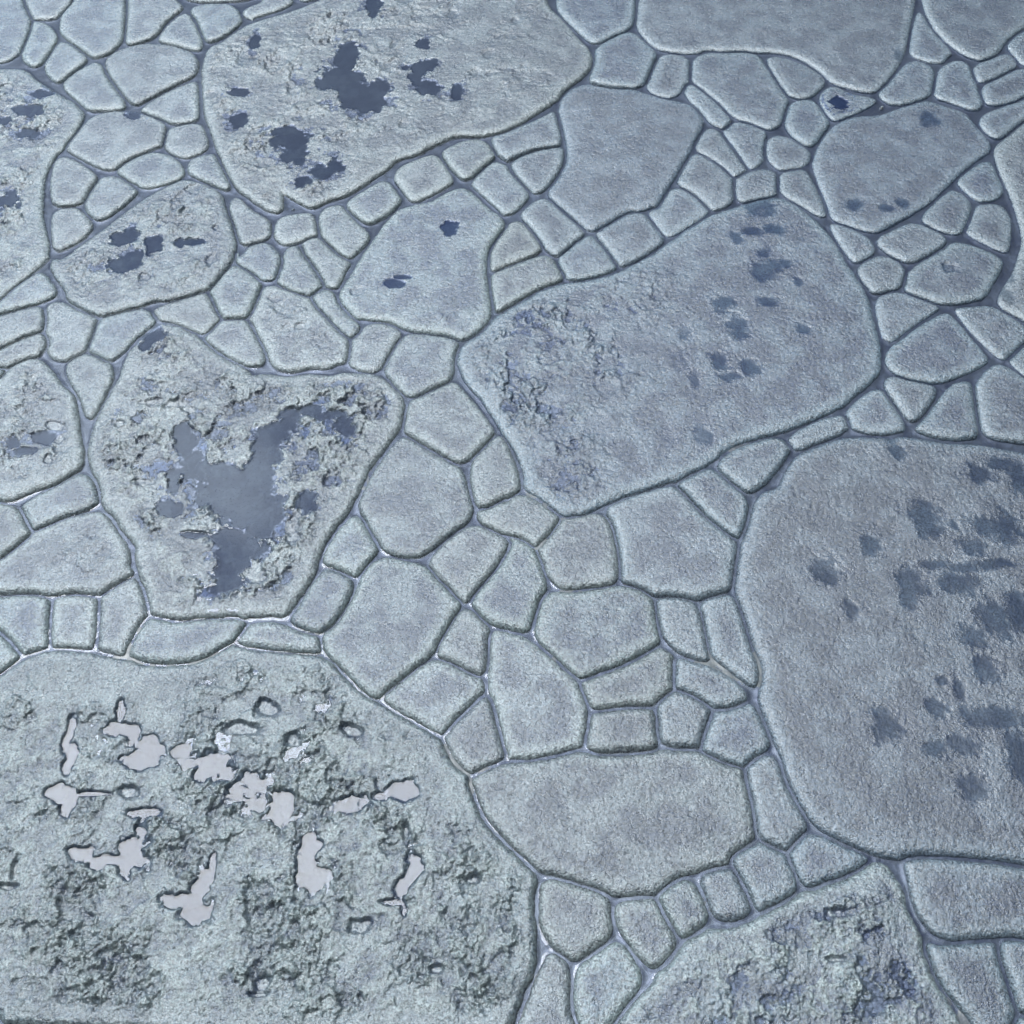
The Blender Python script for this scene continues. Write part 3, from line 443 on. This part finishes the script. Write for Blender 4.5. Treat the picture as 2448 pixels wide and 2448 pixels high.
_rng = np.random.default_rng(7)
_perm = _rng.permutation(1024); _perm = np.concatenate([_perm, _perm])
_ang = _rng.uniform(0, 2 * np.pi, 1024); _gx = np.cos(_ang); _gy = np.sin(_ang)
def perlin(x, y):
    xi = np.floor(x).astype(np.int64); yi = np.floor(y).astype(np.int64)
    xf = x - xi; yf = y - yi; xi &= 1023; yi &= 1023
    u = xf * xf * xf * (xf * (xf * 6 - 15) + 10); v = yf * yf * yf * (yf * (yf * 6 - 15) + 10)
    def g(dx, dy):
        h = _perm[_perm[(xi + dx) & 1023] + ((yi + dy) & 1023)]
        return _gx[h] * (xf - dx) + _gy[h] * (yf - dy)
    a = g(0, 0) + u * (g(1, 0) - g(0, 0)); b = g(0, 1) + u * (g(1, 1) - g(0, 1))
    return (a + v * (b - a)) * 1.5
def fbm(x, y, lam, octs=3, gain=0.5, seed=0.0):
    s = 0; a = 1.0; f = 1 / lam
    for o in range(octs):
        s = s + a * perlin(x * f + 37.1 * seed + 11.3 * o, y * f + 17.7 * seed + 5.9 * o); a *= gain; f *= 2.03
    return s

def parse(s): return np.array([[float(c) * 1e-4 for c in p.split(',')] for p in s.split()])
def chaikin(p, n=2):
    for _ in range(n):
        q = np.roll(p, -1, 0); p = np.stack([.78 * p + .22 * q, .22 * p + .78 * q], 1).reshape(-1, 2)
    return p
def sdist(p, X, Y):
    """signed distance, positive inside the outline"""
    d2 = np.full(X.shape, 1e9); ins = np.zeros(X.shape, bool)
    for a, b in zip(p, np.roll(p, -1, 0)):
        ex, ey = b - a; l2 = ex * ex + ey * ey + 1e-12
        wx = X - a[0]; wy = Y - a[1]
        t = np.clip((wx * ex + wy * ey) / l2, 0, 1)
        d2 = np.minimum(d2, (wx - ex * t) ** 2 + (wy - ey * t) ** 2)
        if b[1] != a[1]:
            ins ^= ((a[1] > Y) != (b[1] > Y)) & (X < ex * (Y - a[1]) / ey + a[0])
    d = np.sqrt(d2); return np.where(ins, d, -d)

# joint map on a 3 mm raster: best and second best signed distance of all stones
OUT = {k: chaikin(parse(v)) for k, v in STONES.items()}
G = 0.003
allp = np.concatenate(list(OUT.values()))
gx0, gy0 = allp.min(0) - 0.1; gx1, gy1 = allp.max(0) + 0.1
nx = int((gx1 - gx0) / G) + 1; ny = int((gy1 - gy0) / G) + 1
B1 = np.full((ny, nx), -1.0); B2 = np.full((ny, nx), -1.0); BI = np.full((ny, nx), -1, int)
SD = {}
PAD = 0.03
for n, (k, p) in enumerate(OUT.items()):
    i0 = max(int((p[:, 0].min() - PAD - gx0) / G), 0); i1 = min(int((p[:, 0].max() + PAD - gx0) / G) + 2, nx)
    j0 = max(int((p[:, 1].min() - PAD - gy0) / G), 0); j1 = min(int((p[:, 1].max() + PAD - gy0) / G) + 2, ny)
    X, Y = np.meshgrid(gx0 + G * np.arange(i0, i1), gy0 + G * np.arange(j0, j1))
    d = sdist(p, X, Y); SD[k] = (i0, j0, i1, j1, d, n)
    b1 = B1[j0:j1, i0:i1]; b2 = B2[j0:j1, i0:i1]; bi = BI[j0:j1, i0:i1]
    win = d > b1
    b2[win] = b1[win]; b1[win] = d[win]; bi[win] = n
    l = ~win; b2[l] = np.maximum(b2[l], d[l])
GAP = 0.0030
def grow(k): return 0.0055 if k[0] in 'fgijkec' else (0.0038 if k in ('L9', 'L10', 'L11', 'L13', 'L14', 'L16', 'L5') else 0.0024)
FMAX = np.full((ny, nx), -0.05)
FS = {}
for k, (i0, j0, i1, j1, d, n) in SD.items():
    other = np.where(BI[j0:j1, i0:i1] == n, B2[j0:j1, i0:i1], B1[j0:j1, i0:i1])
    f = np.minimum(d + grow(k), (d - other) / 2 - (0.0007 if k in ('j4', 'j5', 'g4', 'g5', 'k2', 'kx', 'cx') else GAP / 2))
    FS[k] = f; FMAX[j0:j1, i0:i1] = np.maximum(FMAX[j0:j1, i0:i1], f)
def sample(A, i0, j0, x, y):
    fx = np.clip((x - gx0) / G - i0, 0, A.shape[1] - 1.001); fy = np.clip((y - gy0) / G - j0, 0, A.shape[0] - 1.001)
    xi = fx.astype(int); yi = fy.astype(int); u = fx - xi; v = fy - yi
    return (A[yi, xi] * (1 - u) + A[yi, xi + 1] * u) * (1 - v) + (A[yi + 1, xi] * (1 - u) + A[yi + 1, xi + 1] * u) * v

def grid_mesh(name, X, Y, Z, keep, mat, masks=None, skirt=None):
    """mesh of the kept cells of a height field; optional skirt going down to z = skirt"""
    ny_, nx_ = X.shape
    idx = np.arange(nx_ * ny_).reshape(ny_, nx_)
    q = np.stack([idx[:-1, :-1], idx[:-1, 1:], idx[1:, 1:], idx[1:, :-1]], -1)[keep]
    if len(q) == 0: return None
    used = np.unique(q); rm = np.full(nx_ * ny_, -1); rm[used] = np.arange(len(used)); q = rm[q]
    co = np.stack([X.ravel()[used], Y.ravel()[used], Z.ravel()[used]], -1)
    mk = masks.reshape(-1, 4)[used] if masks is not None else None
    if skirt is not None:
        e = np.concatenate([q[:, [0, 1]], q[:, [1, 2]], q[:, [2, 3]], q[:, [3, 0]]])
        M = len(used); key = e[:, 0].astype(np.int64) * M + e[:, 1]; rev = e[:, 1].astype(np.int64) * M + e[:, 0]
        be = e[~np.isin(key, rev)]
        bv = np.unique(be); bm = np.full(M, -1); bm[bv] = M + np.arange(len(bv))
        low = co[bv].copy(); low[:, 2] = skirt
        co = np.concatenate([co, low])
        if mk is not None: mk = np.concatenate([mk, mk[bv]])
        q = np.concatenate([q, np.stack([be[:, 1], be[:, 0], bm[be[:, 0]], bm[be[:, 1]]], -1)])
    org = np.array([co[:, 0].mean(), co[:, 1].mean(), 0.0]); co = co - org
    me = bpy.data.meshes.new(name)
    me.vertices.add(len(co)); me.vertices.foreach_set('co', co.astype(np.float32).ravel())
    me.loops.add(q.size); me.loops.foreach_set('vertex_index', q.astype(np.int32).ravel())
    me.polygons.add(len(q)); me.polygons.foreach_set('loop_start', np.arange(0, q.size, 4, dtype=np.int32))
    me.polygons.foreach_set('use_smooth', np.ones(len(q), bool))
    if mk is not None:
        at = me.attributes.new('mask', 'FLOAT_COLOR', 'POINT'); at.data.foreach_set('color', mk.astype(np.float32).ravel())
    me.update(); me.validate()
    me.materials.append(mat)
    o = bpy.data.objects.new(name, me); o.location = org; scn.collection.objects.link(o)
    return o

# ---------------------------------------------------------------- materials
def new_mat(name):
    m = bpy.data.materials.new(name); m.use_nodes = True; m.node_tree.nodes.clear(); return m, m.node_tree.nodes, m.node_tree.links
def noise(Nn, Ll, vec, scale, detail=4, rough=0.55):
    n = Nn.new('ShaderNodeTexNoise'); n.inputs['Scale'].default_value = scale; n.inputs['Detail'].default_value = detail
    n.inputs['Roughness'].default_value = rough; Ll.new(vec, n.inputs['Vector']); return n.outputs['Fac']
def ramp(Nn, Ll, v, a, b, c=0.0, d=1.0):
    n = Nn.new('ShaderNodeMapRange'); n.interpolation_type = 'SMOOTHSTEP'
    for i, x in zip(('From Min', 'From Max', 'To Min', 'To Max'), (a, b, c, d)): n.inputs[i].default_value = x
    Ll.new(v, n.inputs['Value']); return n.outputs[0]
def mixc(Nn, Ll, f, a, b, mode='MIX'):
    n = Nn.new('ShaderNodeMix'); n.data_type = 'RGBA'; n.blend_type = mode
    for s, i in ((f, 0), (a, 6), (b, 7)):
        if isinstance(s, (int, float)): n.inputs[i].default_value = s
        elif isinstance(s, tuple): n.inputs[i].default_value = s + (1,)
        else: Ll.new(s, n.inputs[i])
    return n.outputs[2]
def math_(Nn, Ll, op, a, b):
    n = Nn.new('ShaderNodeMath'); n.operation = op
    for s, i in ((a, 0), (b, 1)):
        if isinstance(s, (int, float)): n.inputs[i].default_value = s
        else: Ll.new(s, n.inputs[i])
    return n.outputs[0]

def stone_material():
    m, Nn, Ll = new_mat("wet_stone")
    o = Nn.new('ShaderNodeOutputMaterial'); b = Nn.new('ShaderNodeBsdfPrincipled'); Ll.new(b.outputs[0], o.inputs['Surface'])
    geo = Nn.new('ShaderNodeNewGeometry'); P = geo.outputs['Position']
    at = Nn.new('ShaderNodeAttribute'); at.attribute_name = 'mask'
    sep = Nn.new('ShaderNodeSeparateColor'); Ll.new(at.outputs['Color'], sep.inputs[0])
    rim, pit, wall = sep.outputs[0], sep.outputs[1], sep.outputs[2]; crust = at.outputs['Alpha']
    n1 = noise(Nn, Ll, P, 22, 5, 0.6); n2 = noise(Nn, Ll, P, 110, 5, 0.65); n3 = noise(Nn, Ll, P, 340, 3, 0.7)
    purple, green = (0.028, 0.035, 0.054), (0.128, 0.144, 0.140)
    r2 = math_(Nn, Ll, 'ADD', rim, math_(Nn, Ll, 'MULTIPLY', math_(Nn, Ll, 'SUBTRACT', n2, 0.5), 1.1))
    f1 = ramp(Nn, Ll, r2, 0.10, 0.75)
    patch = ramp(Nn, Ll, n1, 0.43, 0.60)
    c = mixc(Nn, Ll, f1, mixc(Nn, Ll, patch, purple, (0.066, 0.080, 0.092)), green)
    c = mixc(Nn, Ll, math_(Nn, Ll, 'MULTIPLY', crust, 0.7), c, (0.150, 0.166, 0.154))
    g = ramp(Nn, Ll, n3, 0.34, 0.66, 0.30, 1.80)
    gm = Nn.new('ShaderNodeVectorMath'); gm.operation = 'SCALE'; Ll.new(c, gm.inputs[0]); Ll.new(g, gm.inputs['Scale']); c = gm.outputs[0]
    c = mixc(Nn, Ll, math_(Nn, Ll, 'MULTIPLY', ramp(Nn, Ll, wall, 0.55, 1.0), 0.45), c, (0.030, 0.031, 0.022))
    c = mixc(Nn, Ll, math_(Nn, Ll, 'MULTIPLY', pit, 0.8), c, (0.044, 0.052, 0.078))
    vo = Nn.new('ShaderNodeTexVoronoi'); vo.inputs['Scale'].default_value = 95; Ll.new(P, vo.inputs['Vector'])
    hole = ramp(Nn, Ll, vo.outputs['Distance'], 0.05, 0.13)
    sel = Nn.new('ShaderNodeSeparateColor'); Ll.new(vo.outputs['Color'], sel.inputs[0])
    hs = math_(Nn, Ll, 'MAXIMUM', hole, ramp(Nn, Ll, sel.outputs[0], 0.10, 0.12))
    hm = math_(Nn, Ll, 'SUBTRACT', 1.0, hs)
    c = mixc(Nn, Ll, math_(Nn, Ll, 'MULTIPLY', hm, 0.7), c, (0.05, 0.055, 0.05))
    hv = Nn.new('ShaderNodeHueSaturation'); oi2 = Nn.new('ShaderNodeObjectInfo')
    Ll.new(ramp(Nn, Ll, oi2.outputs['Random'], 0, 1, 0.92, 1.12), hv.inputs['Value']); Ll.new(c, hv.inputs['Color'])
    rr = math_(Nn, Ll, 'FRACT', math_(Nn, Ll, 'MULTIPLY', oi2.outputs['Random'], 7.31), 0.0)
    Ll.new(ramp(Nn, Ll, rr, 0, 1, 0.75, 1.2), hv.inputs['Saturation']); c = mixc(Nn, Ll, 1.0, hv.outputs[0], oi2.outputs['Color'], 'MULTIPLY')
    Ll.new(c, b.inputs['Base Color'])
    dry = math_(Nn, Ll, 'SUBTRACT', 1.0, math_(Nn, Ll, 'MULTIPLY', ramp(Nn, Ll, pit, 0.20, 0.75), 0.97))
    rg = math_(Nn, Ll, 'MAXIMUM', math_(Nn, Ll, 'MULTIPLY', ramp(Nn, Ll, n2, 0.3, 0.7, 0.20, 0.38), dry), 0.14)
    Ll.new(math_(Nn, Ll, 'SUBTRACT', 0.5, math_(Nn, Ll, 'MULTIPLY', ramp(Nn, Ll, pit, 0.62, 0.75), 0.5)), b.inputs['Specular IOR Level']); Ll.new(rg, b.inputs['Roughness'])
    Ll.new(math_(Nn, Ll, 'ADD', math_(Nn, Ll, 'MULTIPLY', dry, 0.27), 1.33), b.inputs['IOR'])
    Ll.new(math_(Nn, Ll, 'MULTIPLY', dry, math_(Nn, Ll, 'ADD', 0.85, math_(Nn, Ll, 'MULTIPLY', math_(Nn, Ll, 'MAXIMUM', f1, patch), 0.32))), b.inputs['Coat Weight']); b.inputs['Coat Roughness'].default_value = 0.18; b.inputs["Coat IOR"].default_value = 1.55
    oi = Nn.new('ShaderNodeObjectInfo')
    hsum = math_(Nn, Ll, 'ADD', math_(Nn, Ll, 'MULTIPLY', n3, 0.0016), math_(Nn, Ll, 'MULTIPLY', n2, 0.0014))
    hsum = math_(Nn, Ll, 'ADD', hsum, math_(Nn, Ll, 'MULTIPLY', hs, 0.0012))
    bp = Nn.new('ShaderNodeBump'); bp.inputs['Strength'].default_value = 1.0; bp.inputs['Distance'].default_value = 1.0
    Ll.new(dry, bp.inputs['Strength']); Ll.new(hsum, bp.inputs['Height']); Ll.new(bp.outputs[0], b.inputs['Normal']); Ll.new(bp.outputs[0], b.inputs['Coat Normal'])
    return m

def mortar_material():
    m, Nn, Ll = new_mat("wet_joint_mortar")
    o = Nn.new('ShaderNodeOutputMaterial'); b = Nn.new('ShaderNodeBsdfPrincipled'); Ll.new(b.outputs[0], o.inputs['Surface'])
    geo = Nn.new('ShaderNodeNewGeometry'); P = geo.outputs['Position']
    n1 = noise(Nn, Ll, P, 14, 4); n2 = noise(Nn, Ll, P, 160, 4)
    c = mixc(Nn, Ll, ramp(Nn, Ll, n1, 0.4, 0.62), (0.030, 0.033, 0.046), (0.075, 0.082, 0.088))
    c = mixc(Nn, Ll, ramp(Nn, Ll, n2, 0.35, 0.7), c, (0.055, 0.058, 0.056))
    Ll.new(c, b.inputs['Base Color']); b.inputs['Roughness'].default_value = 0.4
    b.inputs['Coat Weight'].default_value = 0.2; b.inputs['Coat Roughness'].default_value = 0.2
    bp = Nn.new('ShaderNodeBump'); bp.inputs['Distance'].default_value = 0.001; Ll.new(n2, bp.inputs['Height']); Ll.new(bp.outputs[0], b.inputs['Normal'])
    return m

def water_material():
    m, Nn, Ll = new_mat("rain_water")
    o = Nn.new('ShaderNodeOutputMaterial'); mx = Nn.new('ShaderNodeMixShader')
    t = Nn.new('ShaderNodeBsdfTransparent'); t.inputs['Color'].default_value = (0.74, 0.78, 0.90, 1)
    gl = Nn.new('ShaderNodeBsdfGlossy'); gl.inputs['Roughness'].default_value = 0.03
    fr = Nn.new('ShaderNodeFresnel'); fr.inputs['IOR'].default_value = 1.33
    geo = Nn.new('ShaderNodeNewGeometry')
    Ll.new(fr.outputs[0], mx.inputs[0]); Ll.new(t.outputs[0], mx.inputs[1]); Ll.new(gl.outputs[0], mx.inputs[2])
    Ll.new(mx.outputs[0], o.inputs['Surface'])
    return m
M_STONE, M_MORTAR, M_WATER = stone_material(), mortar_material(), water_material()

# ---------------------------------------------------------------- joint bed and the water in the joints
WL = 0.0027
def joint_sheet(name, step, fmax, zf, mat, extra=False):
    X, Y = np.meshgrid(np.arange(gx0, gx1, step), np.arange(gy0, gy1, step))
    F = sample(FMAX, 0, 0, X, Y)
    F = F + 0.0006 * fbm(X, Y, 0.014, 2, seed=3)
    Z = zf(X, Y, F)
    Fc = np.minimum(np.minimum(F[:-1, :-1], F[1:, 1:]), np.minimum(F[:-1, 1:], F[1:, :-1]))
    return grid_mesh(name, X, Y, Z, Fc < fmax, mat)
def zmortar(X, Y, F):
    return 0.0011 + 0.0008 * ss(1.3 - Y, -0.2, 0.3) + 0.0020 * fbm(X, Y, 0.16, 2, seed=1) + 0.0006 * fbm(X, Y, 0.02, 3, seed=2) - 0.001 * ss(-F, 0.0, 0.004)
g = joint_sheet("ground", 0.0028, 0.006, zmortar, M_MORTAR); g['kind'] = 'structure'
wj = joint_sheet("water", 0.0018, 0.0035, lambda X, Y, F: WL + 0.0006 * np.exp(np.minimum(F, 0) / 0.0018) + 0.0003 * fbm(X, Y, 0.05, 1), M_WATER)
wj['kind'] = 'structure'
# the yard floor carries on around and under the laid stones
me = bpy.data.meshes.new("subgrade"); s = 60
me.from_pydata([(-s, -s, -0.03), (s, -s, -0.03), (s, s, -0.03), (-s, s, -0.03)], [], [(0, 1, 2, 3)]); me.materials.append(M_MORTAR)
o = bpy.data.objects.new("subgrade", me); scn.collection.objects.link(o); o['kind'] = 'structure'

# ---------------------------------------------------------------- the same paving going on around the laid stones, beyond the photograph
def surround():
    st = 0.006
    X, Y = np.meshgrid(np.arange(gx0 - 1.1, gx1 + 1.1, st), np.arange(gy0 - 0.5, gy1 + 1.0, st))
    fin = (X > gx0) & (X < gx1) & (Y > gy0) & (Y < gy1)
    F = np.where(fin, sample(FMAX, 0, 0, X, Y), -0.05)
    r3 = np.random.default_rng(5); c = 0.19
    gx_, gy_ = np.meshgrid(np.arange(X.min() - c, X.max() + c, c), np.arange(Y.min() - c, Y.max() + c, c))
    pts = np.stack([gx_.ravel() + r3.uniform(-.4, .4, gx_.size) * c, gy_.ravel() + r3.uniform(-.4, .4, gx_.size) * c], 1)
    d1 = np.full(X.shape, 9.0); d2 = np.full(X.shape, 9.0)
    for px, py in pts:
        i0 = max(int((px - X.min() - .45) / st), 0); i1 = max(int((px - X.min() + .45) / st), 0)
        j0 = max(int((py - Y.min() - .45) / st), 0); j1 = max(int((py - Y.min() + .45) / st), 0)
        sl = (slice(j0, j1), slice(i0, i1))
        if i1 <= i0 or j1 <= j0: continue
        d = np.hypot(X[sl] - px, Y[sl] - py); a = d1[sl]; b = d2[sl]; w_ = d < a
        b[w_] = a[w_]; a[w_] = d[w_]; b[~w_] = np.minimum(b[~w_], d[~w_])
    E = np.minimum((d2 - d1) / 2 - 0.004, -F - 0.012)
    t_ = np.clip(E / 0.014, 0, 1)
    Z = np.where(E < 0, np.maximum(E * 3, -0.012), 0.0105 * np.sqrt(1 - (1 - t_) ** 2)) + 0.0004 * fbm(X, Y, 0.03, 2, seed=61)
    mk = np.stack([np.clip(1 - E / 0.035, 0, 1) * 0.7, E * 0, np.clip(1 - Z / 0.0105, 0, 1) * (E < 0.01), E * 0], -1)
    Fm = np.maximum(np.maximum(F[:-1, :-1], F[1:, 1:]), np.maximum(F[:-1, 1:], F[1:, :-1]))
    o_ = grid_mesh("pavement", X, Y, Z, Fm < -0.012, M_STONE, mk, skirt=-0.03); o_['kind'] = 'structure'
surround()

# ---------------------------------------------------------------- the stones
ROUGH = {'L1': .9, 'L2': .75, 'L8': .7, 'L11': 1.0, 'L12': .7, 'L13': 1.0, 'L15': 1.0, 'L10': .9, 'L9': .4, 'L14': .12, 'f3': .5, 'i2': .3, 'L16': .15}
DEEP = {'L13': (0.0075, 0.0042), 'L15': (0.006, 0.003), 'L11': (0.0042, 0.0016), 'L12': (0.0035, 0.0014), 'L1': (0.0035, 0.0014), 'L8': (0.0035, 0.0014)}
PATCH = {k: [[tuple(float(c) * 1e-4 for c in e.split(',')) for e in cl.split()] for cl in v.split('|')] for k, v in PITS.items()}
films = []; puddles = {}
rs = np.random.default_rng(11)
def inflate(es, X, Y, wx, wy):
    q = np.full(X.shape, -9.0)
    for cx, cy, a, b in es:
        amp = min(a, b)
        r = np.sqrt(((X + wx * amp - cx) / a) ** 2 + ((Y + wy * amp - cy) / b) ** 2)
        q = np.maximum(q, 1 - r)
    return q
for n, (k, p) in enumerate(OUT.items()):
    i0, j0, i1, j1, d, _ = SD[k]
    x0, y0 = p.min(0) - 0.006; x1, y1 = p.max(0) + 0.006
    cx, cy = p.mean(0); dist = math.hypot(CAM_H, cy)
    big = k[0] == 'L'
    step = 0.00082 * dist if not big else 0.00088 * dist
    X, Y = np.meshgrid(np.arange(x0, x1, step), np.arange(y0, y1, step))
    F = sample(FS[k], i0, j0, X, Y)
    rough = ROUGH.get(k, 0.05)
    F = F + 0.0007 * fbm(X, Y, 0.016, 2, seed=n) + 0.0016 * rough * fbm(X, Y, 0.03, 3, seed=n + .3)
    Hs = (0.0105 if cy < 1.3 else 0.009) + rs.uniform(-.001, .001)
    if cx > 0.3 and cy > 1.2: Hs -= 0.002
    if k in ('L13', 'L15'): Hs = 0.014
    R = 0.0120 if not big else 0.014
    if cy < 0.75: R = 0.012
    t = np.clip(F / R, 0, 1)
    Z = Hs * (1 - (1 - t) ** 2.1) ** (1 / 2.1)
    Z = np.where(F < 0, F * 5, Z)
    tx, ty = rs.uniform(-.008, .008, 2)
    if big: tx = ty = 0
    inn = ss(F, 0.0, 0.02)
    Z = Z + inn * (0.0012 * (1 - np.exp(-np.maximum(F, 0) / 0.03)) + (X - cx) * tx + (Y - cy) * ty)
    base = Z.copy()
    und = inn * 0.0006 * fbm(X, Y, 0.07, 2, seed=n + .1)
    gr = ss(F, 0.0, 0.006) * (0.00042 + 0.0002 * rough) * fbm(X, Y, 0.0058, 1, seed=5)
    Z = Z + und + gr
    crust = np.zeros(X.shape); low = np.zeros(X.shape)
    if rough > 0.1:
        zone = ss(F, 0.008, 0.04) * rough
        if k == 'L10': zone = zone * ss(-(X - 0.12) + 0.3 * (Y - 1.25), -0.14, 0.06)
        if k == 'L14': zone = zone * ss(X, 0.45, 0.6)
        if k == 'L9': zone = zone * ss(1.0 - np.hypot((X + 0.13) / 0.12, (Y - 1.42) / 0.12), 0, .5)
        if k == 'L2': zone = zone * (0.35 + 0.65 * ss(-X, 0.10, 0.45))
        if k == 'L13': zone = zone * (0.35 + 0.65 * ss(-Y + 0.25 * fbm(X, Y, .2, 1), -0.78, -0.55))
        if k == 'L15': zone = zone * ss(-Y - 0.8 * (X - .25), -0.74, -0.50)
        n1 = fbm(X, Y, 0.055, 4, 0.55, seed=21); n2 = fbm(X + 0.006 * n1, Y, 0.014, 4, 0.6, seed=22)
        plate = ss(n1, -0.01, 0.06); pl2 = ss(fbm(X, Y, 0.030, 4, 0.55, seed=25), 0.06, 0.14)
        scale = 1.35 if k in ('L13', 'L15') else 1.0
        n4 = fbm(X, Y, 0.0075, 3, 0.65, seed=23)
        vary = 0.30 + 1.0 * ss(fbm(X, Y, 0.13, 3, 0.6, seed=27), -0.25, 0.35)
        scale = scale * (0.0 + vary)
        Z = Z + zone * scale * (0.0023 * plate + 0.0017 * pl2 + 0.0018 * n2 + 0.0010 * n4 - 0.0012 + 0.0012 * fbm(X, Y, 0.09, 2, seed=28))
        crust = zone * np.clip(plate * (0.6 + 0.9 * n2), 0, 1)
        if k == 'L13': crust = np.clip(zone * (0.45 + 0.6 * n2 + 0.35 * plate) + 0.4 * ss(F, 0.0, 0.03) * (1 - zone), 0, 1)
        low = zone * ss(-n1, 0.02, 0.30)
        Z = Z - low * 0.0016 * scale
        # scattered pin holes
        hx = fbm(X, Y, 0.011, 1, seed=31)
        Z = Z - zone * 0.002 * ss(hx, 0.55, 0.75)
    infl = np.full(X.shape, -9.0); owner = np.full(X.shape, -1); small = np.zeros(X.shape, bool)
    if k in PATCH:
        wx = 0.5 * fbm(X, Y, 0.030, 4, 0.6, seed=41); wy = 0.5 * fbm(X, Y, 0.030, 4, 0.6, seed=42)
        dep, lev = DEEP.get(k, (0.0024, 0.0007))
        sc_ = 1.6 if k == 'L14' else 1.45 if k == 'L10' else 1.22 if k in ('L13', 'L11', 'L15') else 1.08
        for c, es in enumerate(PATCH[k]):
            q = inflate([(e[0], e[1], e[2] * sc_, e[3] * sc_) for e in es], X, Y, wx, wy); mm = q > infl
            infl[mm] = q[mm]; owner[mm] = c; small[mm] = sum(e[2] * e[3] for e in es) < (1.5e-4 if k == 'L15' else 2.2e-4)
        soft = k in ('L10', 'L14', 'L3', 'L6', 'L7', 'L16')
        pitm = ss(infl, -0.40, 0.50) if soft else ss(infl, -0.40, 0.35) if k in ('L13', 'L15', 'L11') else ss(infl, -0.20, 0.25)
        if soft: dep = 0.0008
        core = ss(infl, -0.25, 0.30) * (0.95 if soft else 0.45 if k in ('L13', 'L15') else 0.7)
        Z = Z * (1 - core) + (base + und) * core
        Z = Z - dep * pitm * ss(F, 0.0, 0.012)
    else:
        pitm = np.zeros(X.shape)
    rim = np.clip(1 - F / (0.034 if not big else 0.036), 0, 1) * 1.0
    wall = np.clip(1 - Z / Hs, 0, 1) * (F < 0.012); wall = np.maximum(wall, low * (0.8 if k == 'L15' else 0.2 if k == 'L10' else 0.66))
    rim = rim * (1 - 0.0 * low)
    pcol = (0.28 * ss(infl, -1.8, 0.3) + 0.26 * ss(infl, -0.9, 0.6)) if (k in PATCH and soft) else (0.35 * ss(infl, -0.55, 0.1) + 0.5 * pitm) * np.where(small, 0.45, 1.0)
    if k == 'L10': pcol = pcol * (0.55 + 0.45 * ss(X, 0.22, 0.34))
    rim = rim * min(1.0, 0.68 + 0.32 * float(ss(np.array(cx + 0.5 * (cy - 1.0)), 0.0, 0.45))) * rs.uniform(.75, 1.1)
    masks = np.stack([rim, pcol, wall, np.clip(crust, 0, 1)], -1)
    Fc = np.maximum(np.maximum(F[:-1, :-1], F[1:, 1:]), np.maximum(F[:-1, 1:], F[1:, :-1]))
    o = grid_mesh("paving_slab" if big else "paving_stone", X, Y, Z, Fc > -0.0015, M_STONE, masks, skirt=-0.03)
    o['label'] = LABELS.get(k, 'wet grey stone ' + k); o['category'] = 'paving slab' if big else 'paving stone'
    o['group'] = 'large wet slabs of the crazy paving' if big else 'small wet stones of the crazy paving'
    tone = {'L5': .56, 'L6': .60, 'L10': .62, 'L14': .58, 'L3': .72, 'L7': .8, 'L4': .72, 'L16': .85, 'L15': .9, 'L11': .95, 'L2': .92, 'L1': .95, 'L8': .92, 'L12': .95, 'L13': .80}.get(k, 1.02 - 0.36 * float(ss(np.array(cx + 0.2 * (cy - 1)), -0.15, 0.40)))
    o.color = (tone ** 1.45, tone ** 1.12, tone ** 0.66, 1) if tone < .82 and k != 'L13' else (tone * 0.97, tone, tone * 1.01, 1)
    if k in ('L13', 'L15', 'L11', 'L10'):
        # shallow rain water left in the small hollows of the rough relief
        lev_f = base - {'L13': 0.0027, 'L15': 0.0021, 'L11': 0.0020, 'L10': 0.0012}[k]
        wet = (zone > 0.30) & ((Y > 0.62) | (k != 'L13')) & (infl < -0.25) & (lev_f - Z > -0.0003) & (F > 0.012)
        kf = wet[:-1, :-1] & wet[1:, 1:] & wet[:-1, 1:] & wet[1:, :-1]
        ff = grid_mesh("water_film", X, Y, lev_f, kf, M_WATER)
        if ff: ff['kind'] = 'stuff'; ff['label'] = 'thin rain water in the small hollows of the ' + {'L13': 'huge near-left slab', 'L15': 'rough bottom slab', 'L11': 'cratered slab', 'L10': 'largest centre slab'}[k]; ff['category'] = 'water'
    if k in PATCH:
        for c, es in enumerate(PATCH[k]):
            sel = (owner == c) & (infl > -0.9) & (F > 0.004); any_ = (infl > -0.9) & (F > 0.004)
            if not sel.any() or soft: continue
            if sum(e[2] * e[3] for e in es) < (1.5e-4 if k == 'L15' else 2.2e-4): continue
            ax, ay = es[0][0], es[0][1]
            jj = min(max(int((ay - y0) / step), 0), X.shape[0] - 1); ii = min(max(int((ax - x0) / step), 0), X.shape[1] - 1)
            level = base[jj, ii] - lev
            dpt = level - Z
            men = 0.00025 * np.exp(-np.maximum(dpt, 0) / 0.0004)
            ZW = level + men
            ok = any_ & (dpt > -0.0012)
            kc = ok[:-1, :-1] & ok[1:, 1:] & ok[:-1, 1:] & ok[1:, :-1] & sel[:-1, :-1]
            if not kc.any(): continue
            jr = np.where(kc.any(1))[0]; ir = np.where(kc.any(0))[0]
            sl = (slice(jr[0], jr[-1] + 2), slice(ir[0], ir[-1] + 2)); sc = (slice(jr[0], jr[-1] + 1), slice(ir[0], ir[-1] + 1))
            key = '%s.%d' % (k, c)
            o = grid_mesh("puddle", X[sl], Y[sl], ZW[sl], kc[sc], M_WATER)
            if o is None: continue
            o['label'] = LABELS.get(key, 'puddle ' + key); o['category'] = 'puddle'; o['group'] = 'rain puddles lying in the hollows of the slabs'
